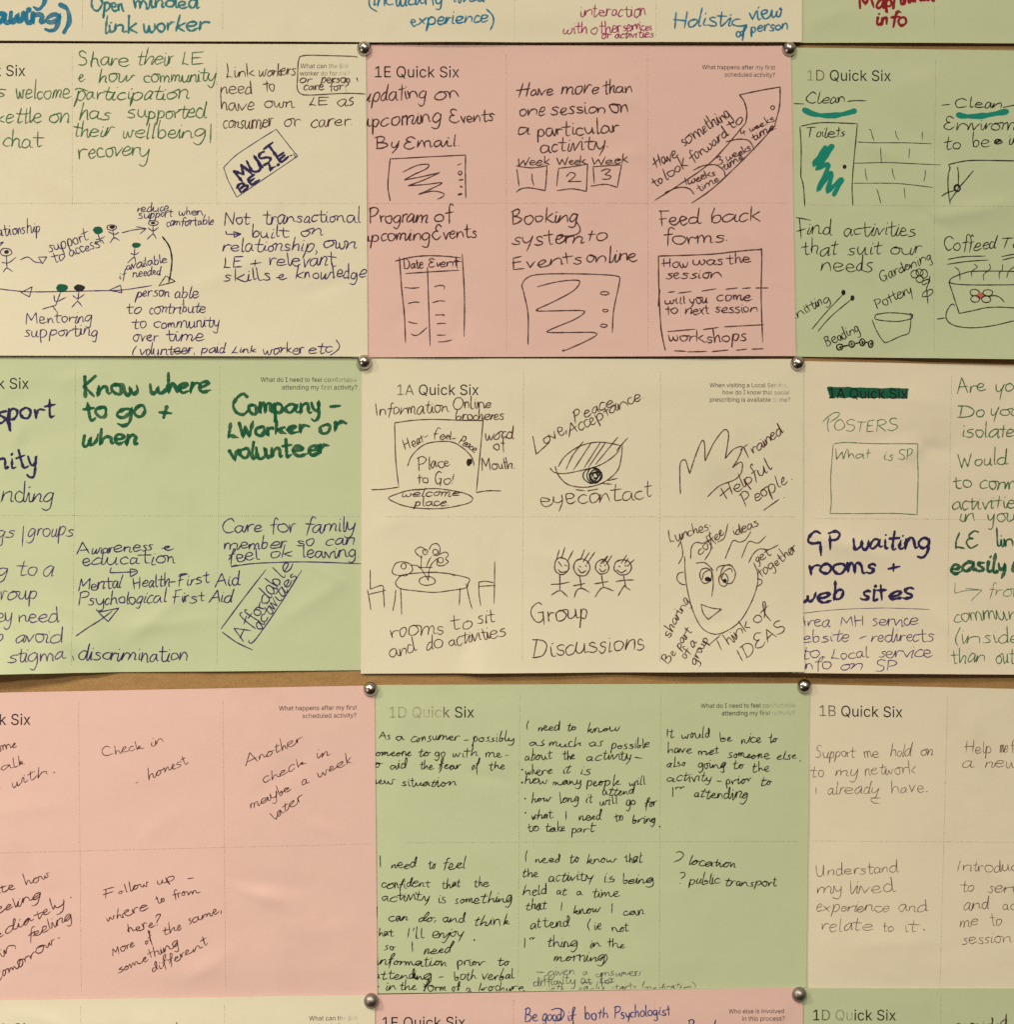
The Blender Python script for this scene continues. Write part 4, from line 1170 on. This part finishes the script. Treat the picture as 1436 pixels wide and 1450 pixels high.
part(s, 'stick_people_drawing', 'maroon', 'c4', 7, 'round', """
E 1178 325 42 50 / 1292 332 45 51 / 1407 330 38 42 / 1524 332 50 45
L 1148,290 1165,232 / 1178,280 1196,218 / 1210,300 1243,238 / 1285,290 1308,232 / 1300,300 1335,248 / 1320,312 1366,245 / 1398,312 1436,268 / 1412,308 1440,268 / 1430,315 1462,265 / 1515,308 1545,262 / 1535,310 1555,280 / 1550,325 1588,288
L 1168,375 1168,465 / 1118,428 1170,425 1222,415 / 1120,488 1168,463 1212,498
L 1280,385 1290,450 / 1243,435 1285,428 1310,422 / 1250,502 1262,465 1290,450 1335,472
L 1402,375 1415,445 / 1363,425 1405,418 1440,412 / 1367,500 1385,470 1415,445 1472,465
L 1528,378 1540,440 / 1485,412 1530,405 1585,403 / 1497,492 1515,460 1535,432* 1542,445 1566,460
L 1158,345 1175,360 1205,355 1222,340 / 1270,340 1290,362 1318,350 / 1390,340 1408,358 1430,342 / 1490,345 1515,362 1545,345
L 1160,300 1180,328 / 1195,318 1210,325 / 1278,325 1288,330 / 1312,322 1320,328 / 1395,322 1402,328 / 1420,318 1426,325 / 1500,325 1510,330 / 1535,322 1545,325""")
part(s, 'handwritten_note', 'maroon', 'c4', 7, 'round', """
1010 645 1325 620 54 Group
1012 840 1648 792 56 Discussions""")
part(s, 'face_drawing', 'maroon', 'd4', 6.2, 'round', """
L 595,270 602,400 625,520 655,610 695,675 755,706 820,695 900,640 960,550 1000,450 1008,370 985,305
L 590,358 560,368 553,400 575,425 607,432 / 1005,395 1030,405 1028,425 1000,442
E 715 378 35 44 / 842 370 42 55 / 815 402 26 38
L 695,400 705,365 735,345 750,335 / 805,390 820,355 855,338 865,360
L 660,308 705,305 735,325 757,350 / 748,340 757,420 748,497
L 775,352 785,330 820,320 865,322
L 688,540* 745,560 803,568* 728,625* 700,590 688,540 / 795,562 802,575
L 562,312 585,260 575,190 / 558,218 575,180 / 630,282 635,220 660,192 700,195 740,175 / 710,290 745,225 735,130 / 780,190 820,165 840,85 / 825,282 850,220 872,180 905,190 940,175 970,130 / 918,278 940,220 962,185 1010,195 1055,155 / 958,303 985,255 1020,228 1070,232 1125,205
520 192 738 118 32 Lunches
L 738,98 742,100
682 262 825 142 30 coffee
882 152 1012 102 30 ideas
1000 308 1085 258 28 get
1028 388 1238 232 32 together
505 728 622 520 30 sharing
500 875 640 692 27 Be part
600 845 660 752 27 of a
655 880 728 738 28 group
775 816 968 672 38 Think
998 648 1085 585 42 of
915 852 1168 682 36 IDEAS""")
part(s, 'face_drawing', 'black', 'd4', 5, 'round', 'B 725 398 16 13 / 738 402 10 10 / 822 408 12 12')

s = Sheet('tan', (1119, 511.0), (1760, 524.5), (1757, 957.0), (1119, 951.4), 0.5, [(1119, 6.2), (1200, 6.4), (1330, 5.2), (1440, 4.2)],
          'buff sheet with a heading blacked out in green and words GP waiting rooms', 33, crum=1.2,
          creases=[((0.02, 0.55), (0.2, 0.62), 0.9, 0.03), ((0.25, 0.3), (0.3, 0.26), 0.7, 0.015), ((0.29, 0.26), (0.34, 0.29), -0.7, 0.015), ((0.05, 0.2), (0.03, 0.95), -0.4, 0.03), ((0.3, 0.78), (0.42, 0.95), 0.7, 0.03)])
dotted(s, [(1347.8, 1340.4), (1549, 1545)], (734.2, 737.5), 533, 935, 1151, 1720)
part(s, 'blackout_bar', 'gdark', 'e3', 17, 'marker', '''
M 312,213 420,214 560,219 790,221
M 314,225 560,230 788,234
M 318,237 540,241 789,246
M 322,249 560,253 788,258
M 326,261 500,262 660,266 786,269
M 317,211 326,263
M 786,220 786,266''')
printed(s, 'printed_heading', 'e3', [(312, 273, 788, 277, '1A Quick Six', '')], base=0.00016)
part(s, 'handwritten_note', 'gpen', 'e3', 5.5, 'neat', """
L 280,418 300,395 345,362 378,362 372,385 320,420 / 318,392 308,430 315,478
352 472 735 470 34 OSTERS
L 350,548 400,541 450,542 600,548 853,550* 852,640 855,750 850,978* 700,970 500,972 322,970* 330,900 328,750 342,552
358 645 575 640 32 What
650 647 705 644 33 is
735 645 822 642 32 SP""")
part(s, 'handwritten_note', 'gpen', 'e3', 7.5, 'round', """
1095 242 1262 230 44 Are
1325 238 1510 234 46 you
1095 384 1252 380 38 Do
1300 384 1490 380 44 you
1130 505 1500 500 45 isolated
1105 697 1180 692 46 W
1200 685 1405 668 46 ould
1065 817 1175 814 44 to
1235 822 1600 816 46 connect
1060 946 1490 942 45 activities
1115 1016 1197 1013 44 in
1280 1020 1500 1016 46 your""")
part(s, 'handwritten_note', 'navy', 'e4', 17, 'marker', """
L 262,150 235,138 205,160 190,195 215,212 262,205* 268,285
L 320,165 322,248 / 312,150 355,138 380,155 362,185 325,192
462 248 915 240 60 waiting
205 398 597 394 60 rooms
675 392 745 388 46 +
145 568 402 545 58 web
500 550 825 542 56 sites""")
part(s, 'handwritten_note', 'violet', 'e4', 6, 'neat', """
W 4
L 110,640 158,633 350,612 600,602 760,603 922,609
W 6
108 716 325 712 38 Area
385 712 520 706 32 MH
572 708 855 702 40 service
90 810 435 803 42 website
L 495,785 540,768
570 806 945 798 42 redirects
140 898 275 893 42 to,
328 905 555 895 34 Local
615 903 935 897 42 service
140 968 320 964 40 info
380 975 510 972 40 on
582 982 718 976 31 SP""")
part(s, 'handwritten_note', 'gmark', 'e4', 11, 'round', """
1080 248 1225 238 52 LE
1330 228 1520 222 50 link
W 20
H marker
1060 387 1390 376 56 easily
1425 380 1520 376 56 is""")
part(s, 'handwritten_note', 'gpen', 'e4', 6, 'round', """
W 4.5
L 1078,450 1076,512* 1150,495 1240,492 / 1142,482 1240,492* 1172,558
1285 532 1500 528 46 from
W 6.5
1065 692 1600 655 48 community
L 1105,718 1078,770 1075,805 1088,828
1118 815 1460 808 48 inside
1050 930 1252 922 46 than
1315 938 1440 932 48 out""")

# ---------------------------------------------------------------- fourth row
s = Sheet('pink', (-82, 982.0), (530.5, 970.2), (534.5, 1407.6), (-78, 1417.0), 1.2, [(0, 0.3), (530, 0.3)],
          'pink sheet with thin slanting notes Check in, honest and Follow up', 41, side=(0, 0.2), crum=0.75,
          creases=[((0.72, 0.66), (0.78, 0.69), 0.9, 0.016), ((0.55, 0.95), (0.66, 0.86), 0.6, 0.02), ((0.78, 0.8), (0.98, 0.78), 0.4, 0.03), ((0.1, 0.4), (0.3, 0.36), 0.3, 0.02)])
dotted(s, [(111.4, 115.6), (316, 319.9)], (1208.6, 1194.3), 993, 1402, -60, 521)
printed(s, 'printed_heading', 'a5', [(-305, 304, 172, 303, '1B Quick Six', '')])
printed(s, 'printed_question', 'b5', [(540, 222, 978, 217, 'What happens after my first', ''), (672, 265, 976, 261, 'scheduled activity?', '')], 'capt')
part(s, 'handwritten_note', 'maroon', 'a5', 5.2, 'scrawl', """
-60 470 98 425 26 some
-70 585 145 525 30 walk
B -2 660 5 5
78 655 272 578 30 with
B 308 571 4 4""")
part(s, 'handwritten_note', 'maroon', 'a5', 4.8, 'scrawl', """
585 485 815 430 28 Check
862 424 925 402 28 in
L 768,631 782,625
842 610 1065 520 30 honest""")
part(s, 'handwritten_note', 'maroon', 'b5', 5.2, 'scrawl', """
350 535 680 392 30 Another
458 632 695 520 28 check
760 498 832 465 28 in
382 780 607 670 30 maybe
672 643 714 622 30 a
765 598 955 512 30 week
518 837 685 712 28 later""")
part(s, 'handwritten_note', 'maroon', 'a6', 6, 'scrawl', """
-40 305 90 272 30 ate
150 255 288 195 30 how
-60 430 240 318 30 feeling
-80 590 372 358 30 mediately
B 402 319 4 4
15 655 95 605 30 in
168 562 415 440 30 feeling
-15 790 318 572 32 tomorrow
L 328,550 340,545""")
part(s, 'handwritten_note', 'maroon', 'a6', 5.6, 'scrawl', """
592 328 845 248 24 Follow
895 250 990 220 28 up
L 1062,214 1095,208
612 452 842 385 28 where
890 352 938 335 26 to
982 328 1132 288 28 from
732 518 920 468 28 here?
640 650 768 592 24 More
825 582 872 556 26 of
932 530 1030 492 26 the
1068 468 1250 398 26 same,
668 748 1018 588 28 something
872 742 1185 575 28 different""")

s = Sheet('green', (517, 969.8), (1147, 967.4), (1141.5, 1397.6), (521, 1406.4), 0.75, [(520, 0.2), (1000, 0.25), (1140, 0.3)],
          'green 1D sheet full of small black scrawled paragraphs', 42, side=(0, 0.6), crum=0.75)
dotted(s, [(736.2, 734.0), (935.6, 933.6)], (1192.8, 1190.8), 983, 1396, 575, 1128)
printed(s, 'printed_heading', 'c5', [(200, 263, 682, 262, '1D Quick Six', '222222210')])
printed(s, 'printed_question', 'd5', [(688, 208, 1220, 204, 'What do I need to feel comfortable', '0000000000000000000000111222222222'), (806, 250, 1220, 248, 'attending my first activity?', '0000000000000001112222222222')], 'print')
part(s, 'handwritten_note', 'black', 'c5', 5.9, 'scrawl', """
145 386 210 382 24 As
245 394 292 390 26 a
325 396 605 388 27 consumer
L 628,391 655,388
672 402 910 396 28 possibly
100 480 330 478 28 someone
370 480 440 478 28 to
462 484 517 482 28 go
568 484 705 480 28 with
752 484 840 482 28 me
L 862,476 878,474
90 546 170 542 26 to
212 552 312 548 28 aid
380 556 457 552 26 the
485 556 612 552 28 fear
672 556 722 550 28 of
770 558 857 554 26 the
95 640 240 632 28 new
270 648 585 650 28 situation""")
part(s, 'handwritten_note', 'black', 'c5', 5.9, 'scrawl', """
L 992,280 982,305 984,330
1048 337 1170 333 28 need
1212 340 1264 338 28 to
1324 344 1501 340 28 know
995 420 1077 417 28 as
1110 428 1290 422 28 much
1335 428 1412 425 28 as
1456 440 1678 432 28 possible
970 502 1127 498 28 about
1185 503 1257 500 28 the
1322 505 1570 500 28 activity
L 1590,487 1634,493
B 955 556 7 4 / 955 629 6 6 / 972 720 5 5 / 974 800 5 5
975 583 1127 580 27 where
1187 580 1234 578 28 it
1290 584 1340 582 28 is
972 638 1097 634 28 how
1130 643 1292 638 28 many
1320 650 1517 642 28 people
1556 648 1652 644 28 will
1410 702 1600 694 28 attend
1008 740 1122 736 28 how
1170 748 1278 742 30 long
1317 748 1360 744 28 it
1396 758 1496 752 28 will
1538 758 1596 754 28 go
1650 768 1723 760 28 for
1012 836 1132 830 28 what
L 1203,790 1203,838
1276 842 1407 838 28 need
1476 848 1526 844 28 to
1576 862 1708 855 28 bring
B 1732 878 5 5
985 904 1047 900 26 to
1090 908 1202 904 26 take
1236 914 1372 908 28 part""")
part(s, 'handwritten_note', 'black', 'd5', 5.9, 'scrawl', """
497 372 537 370 28 It
580 380 742 376 30 would
800 394 866 390 28 be
918 405 1032 402 30 nice
1076 408 1127 405 28 to
500 462 640 456 28 have
678 472 792 466 28 met
838 488 1074 492 30 someone
1115 502 1232 498 28 else
B 1250 507 4 4
497 542 602 538 28 also
670 550 832 544 28 going
870 552 937 548 28 to
978 568 1077 562 28 the
497 626 750 624 28 activity
L 778,621 805,622
832 636 972 630 28 prior
1028 648 1090 644 28 to
L 530,655 530,685 528,710
545 668 597 664 16 rr
655 714 952 722 32 attending""")
part(s, 'handwritten_note', 'black', 'c6', 5.9, 'scrawl', """
L 153,85 155,150
215 157 362 153 28 need
425 160 472 157 28 to
512 162 640 158 32 feel
165 268 442 262 30 confident
505 265 610 260 28 that
682 258 770 254 28 the
162 342 437 336 30 activity
487 352 522 350 28 is
575 352 897 348 30 something
L 135,372 134,435
205 452 310 448 28 can
372 458 470 454 28 do,
512 464 637 460 28 and
690 478 880 476 30 think
120 543 232 538 28 that
308 552 400 548 30 I'll
448 548 630 542 30 enjoy
B 685 560 5 5
175 622 244 616 26 so
L 333,570 335,628
402 638 570 632 30 need
140 700 527 706 30 information
588 708 747 700 28 prior
820 705 890 700 28 to
120 778 437 784 28 attending
L 485,771 512,768
575 786 702 780 28 both
730 786 910 780 28 verbal
L 130,826 150,823
188 846 244 842 28 in
268 844 360 840 28 the
400 852 527 848 30 form
565 852 612 848 28 of
640 852 664 848 28 a
710 852 967 848 30 brochure""")
part(s, 'handwritten_note', 'black', 'c6', 5.9, 'scrawl', """
L 983,55 975,85 976,118
1030 127 1167 122 28 need
1226 124 1278 121 28 to
1322 128 1492 122 28 know
1536 124 1638 118 28 that
958 208 1047 203 28 the
1105 228 1358 222 28 activity
1424 233 1476 229 28 is
1526 242 1696 236 28 being
962 308 1097 303 28 held
1150 308 1212 304 28 at
1270 313 1300 310 26 a
1356 320 1506 316 30 time
975 388 1100 384 28 that
L 1180,348 1176,395
1245 408 1397 402 28 know
L 1464,355 1461,408
1526 420 1646 414 28 can
1005 492 1224 486 32 attend
L 1342,440 1325,475 1336,508
1366 502 1408 498 28 ie
1466 514 1558 508 30 not
L 970,550 969,580 968,605
998 562 1030 558 12 rr
1100 600 1268 596 30 thing
1342 605 1402 600 28 in
1438 605 1540 600 28 the
1135 680 1425 676 32 morning
L 1428,640 1436,665 1415,698""")
part(s, 'handwritten_note', 'grey', 'c6', 5, 'scrawl', """
L 1035,742 1080,742
1095 758 1252 752 28 given
1300 760 1327 757 26 a
1368 768 1624 762 26 consumers
1020 818 1254 806 28 difficulty
1292 810 1352 806 26 at
1396 810 1474 806 26 for
L 1290,800 1355,798 / 1394,802 1478,796
1095 854 1200 850 26 with
1268 854 1420 848 26 early
1454 850 1604 842 26 starts
1636 850 1932 840 26 (medication)""")
part(s, 'handwritten_note', 'black', 'd6', 5.9, 'scrawl', """
L 548,65 575,62 590,80 570,105 535,120
622 132 888 152 32 location
L 570,182 592,178 598,195 575,215 / 568,238 572,242
618 240 797 244 32 public
825 252 1120 255 30 transport""")

s = Sheet('tan', (1136, 968.6), (1778, 983.0), (1775, 1401.0), (1132, 1398.6), 0.3, [(1140, 0.2), (1440, 0.3)],
          'buff 1B sheet with thin brown writing Support me hold on to my network', 43, crum=0.9,
          creases=[((0.1, 0.86), (0.3, 0.84), 0.5, 0.03), ((0.18, 0.96), (0.24, 0.98), 0.6, 0.015), ((0.42, 0.6), (0.5, 0.7), 0.5, 0.02)])
dotted(s, [(1342.4, 1331.2), (1544, 1534)], (1190.6, 1194.6), 986, 1398, 1150, 1740)
printed(s, 'printed_heading', 'e5', [(255, 272, 760, 281, '1B Quick Six', '110')])
part(s, 'handwritten_note', 'thinbrown', 'e5', 5.0, 'neat', """
235 526 480 520 36 Support
530 527 627 524 38 me
687 517 827 514 38 hold
870 512 947 508 38 on
210 642 288 639 38 to
355 635 495 630 38 my
538 632 840 618 38 network
L 238,705 240,745
308 746 618 740 38 already
L 625,768 580,770 572,782 590,798 625,800
692 738 895 733 38 have
B 910 729 4 4""")
part(s, 'handwritten_note', 'thinbrown', 'e5', 5.0, 'neat', """
1140 498 1298 494 36 Help
1352 496 1500 490 38 me find
1128 587 1197 583 38 a
1270 586 1470 580 38 new""")
part(s, 'handwritten_note', 'thinbrown', 'e6', 5.0, 'neat', """
240 212 738 190 36 Understand
245 318 390 313 40 my
450 320 716 312 40 lived
245 428 685 426 38 experience
745 430 912 424 38 and
275 544 585 540 40 relate
640 549 712 545 38 to
780 551 862 547 40 it
B 892 538 5 5""")
part(s, 'handwritten_note', 'thinbrown', 'e6', 5.0, 'neat', """
1100 186 1520 190 36 Introduce
1115 307 1197 304 38 to
1280 312 1600 306 38 services
1135 417 1290 413 38 and
1372 418 1800 413 38 accompany
1110 518 1222 513 38 me
1295 515 1360 511 38 to
1120 630 1425 612 38 session""")

# ---------------------------------------------------------------- bottom row (only its upper edge is in the picture)
s = Sheet('cream', (-85, 1416.0), (531.0, 1407.0), (534, 1846), (-82, 1855), 2.6, [(0, 1), (530, 1)],
          'bright cream sheet at the bottom left with almost no handwriting showing', 51, crum=0.8,
          creases=[((0.18, 0.03), (0.3, 0.09), 0.8, 0.02), ((0.45, 0.05), (0.5, 0.1), 0.5, 0.03)])
dotted(s, [(115.4, 118), (318.6, 321)], None, 1422, 1840, 0, 1)
printed(s, 'printed_heading', 'a6', [(-285, 1090, 192, 1086, '1B Quick Six', '')])
printed(s, 'printed_question', 'b6', [(712, 1009, 985, 1008, 'What can the link', '00000000001221122'), (704, 1051, 990, 1050, 'worker do for me?', '11111111111222222')], 'capt')
part(s, 'handwritten_note', 'brown', 'a6', 6.5, 'neat', '640 1098 860 1090 32 link\n960 1080 1080 1076 34 to')
s = Sheet('pink', (519, 1407.4), (1136.2, 1396.8), (1139, 1836), (522, 1846), 2.0, [(520, 1), (1136, 1)],
          'pink 1E sheet at the bottom with blue handwriting about a Psychologist', 52, crum=0.9)
dotted(s, [(727.2, 729), (926.4, 929)], None, 1415, 1830, 0, 1)
printed(s, 'printed_heading', 'c6', [(162, 1054, 632, 1050, '1E Quick Six', '')])
printed(s, 'printed_question', 'd6', [(845, 971, 1155, 969, 'Who else is involved', ''), (920, 1012, 1160, 1010, 'in this process?', '')], 'capt')
part(s, 'handwritten_note', 'bluepen', 'c6', 7, 'round', """
970 1017 1045 1013 34 Be
1068 1013 1182 1009 36 good
L 1120,950 1150,942 1180,950 1192,975 1170,1008 1140,1012
1220 1014 1265 1010 34 if
1310 1004 1440 998 34 both
1476 1000 1790 978 32 Psychologist
960 1090 1330 1080 34 and doctor""")
part(s, 'handwritten_note', 'navy', 'd6', 7, 'round', '620 1068 795 1062 28 People')
s = Sheet('green', (1124, 1398.2), (1760, 1399.4), (1758, 1838), (1122, 1836), 1.3, [(1130, 1), (1440, 1)],
          'green 1D sheet at the bottom right with a half faded printed heading', 53, crum=0.9)
dotted(s, [(1332.2, 1330), (1532, 1530)], None, 1410, 1830, 0, 1)
printed(s, 'printed_heading', 'e6', [(215, 1085, 718, 1086, '1D Quick Six', '012220')])
part(s, 'handwritten_note', 'brown', 'e6', 6, 'scrawl', '1065 1140 1400 1125 34 provided')

# ================================================================== PINS
def pin(px, py, lift, label, tilt):
    bm = bmesh.new(); R = 10.5 * K; n = 28
    prof = [(0.0, 0.80), (0.16, 0.785), (0.34, 0.735), (0.52, 0.645), (0.68, 0.525), (0.81, 0.385), (0.91, 0.23), (0.975, 0.08), (1.0, 0.0), (0.985, -0.06), (0.90, -0.075), (0.10, -0.06)]
    rings = []
    for r, h in prof[1:]:
        rings.append([bm.verts.new((r * R * math.cos(2 * math.pi * k / n), -h * R, r * R * math.sin(2 * math.pi * k / n))) for k in range(n)])
    top = bm.verts.new((0, -prof[0][1] * R, 0))
    for k in range(n): bm.faces.new((top, rings[0][k], rings[0][(k + 1) % n]))
    for a, b in zip(rings, rings[1:]):
        for k in range(n): bm.faces.new((a[k], b[k], b[(k + 1) % n], a[(k + 1) % n]))
    bm.faces.new(rings[-1])
    bmesh.ops.recalc_face_normals(bm, faces=bm.faces)
    root = bpy.data.objects.new('drawing_pin', None); COL.objects.link(root); root.empty_display_size = 0.005
    lift = max(q.depth(px + a, py + b) for q in SHEETS for a in (-9, 0, 9) for b in (-9, 0, 9) if q.inside(px + a, py + b))
    root.location = P(px, py, lift + 0.0003); root.rotation_euler = tilt
    link_bm('pin_head', bm, [DULL if 'dull' in label else NICKEL], root, True)
    bm = bmesh.new()
    bmesh.ops.create_cone(bm, cap_ends=True, segments=10, radius1=0.00055, radius2=0.00008, depth=0.0085)
    for v in bm.verts: v.co = Vector((v.co.x, v.co.z + 0.0042, v.co.y))
    link_bm('pin_point', bm, [NICKEL], root, True)
    root['label'] = label; root['category'] = 'drawing pin'; root['group'] = 'metal pins holding the sheets'
T = math.radians
for a in [
    (516, 70.5, 0.0031, 'shiny pin at the top left of the pink 1E sheet with week boxes', (T(2), 0, T(-4))),
    (1117.5, 70.5, 0.0025, 'pin at the top right of the pink 1E sheet, above the toilets drawing sheet', (T(-3), 0, T(3))),
    (516.5, 513, 0.0026, 'pin at the top left corner of the central cream 1A sheet', (T(-4), 0, T(2))),
    (1129.5, 515, 0.0024, 'pin between the central cream 1A sheet and the buff sheet with a blacked-out heading', (T(3), 0, T(5))),
    (524.5, 975.5, 0.0020, 'bright pin between the pink Follow up sheet and the green sheet of scrawled paragraphs', (T(4), 0, T(-3))),
    (1139, 971.5, 0.0018, 'pin between the green scrawled sheet and the buff 1B sheet', (T(3), 0, T(2))),
    (526, 1415, 0.0036, 'dull pin at the bottom between the cream sheet and the pink 1E sheet', (T(-9), 0, T(-2))),
    (1131.5, 1406.5, 0.0032, 'dull pin at the bottom right beside the half faded 1D heading', (T(-7), 0, T(4)))]:
    pin(*a)
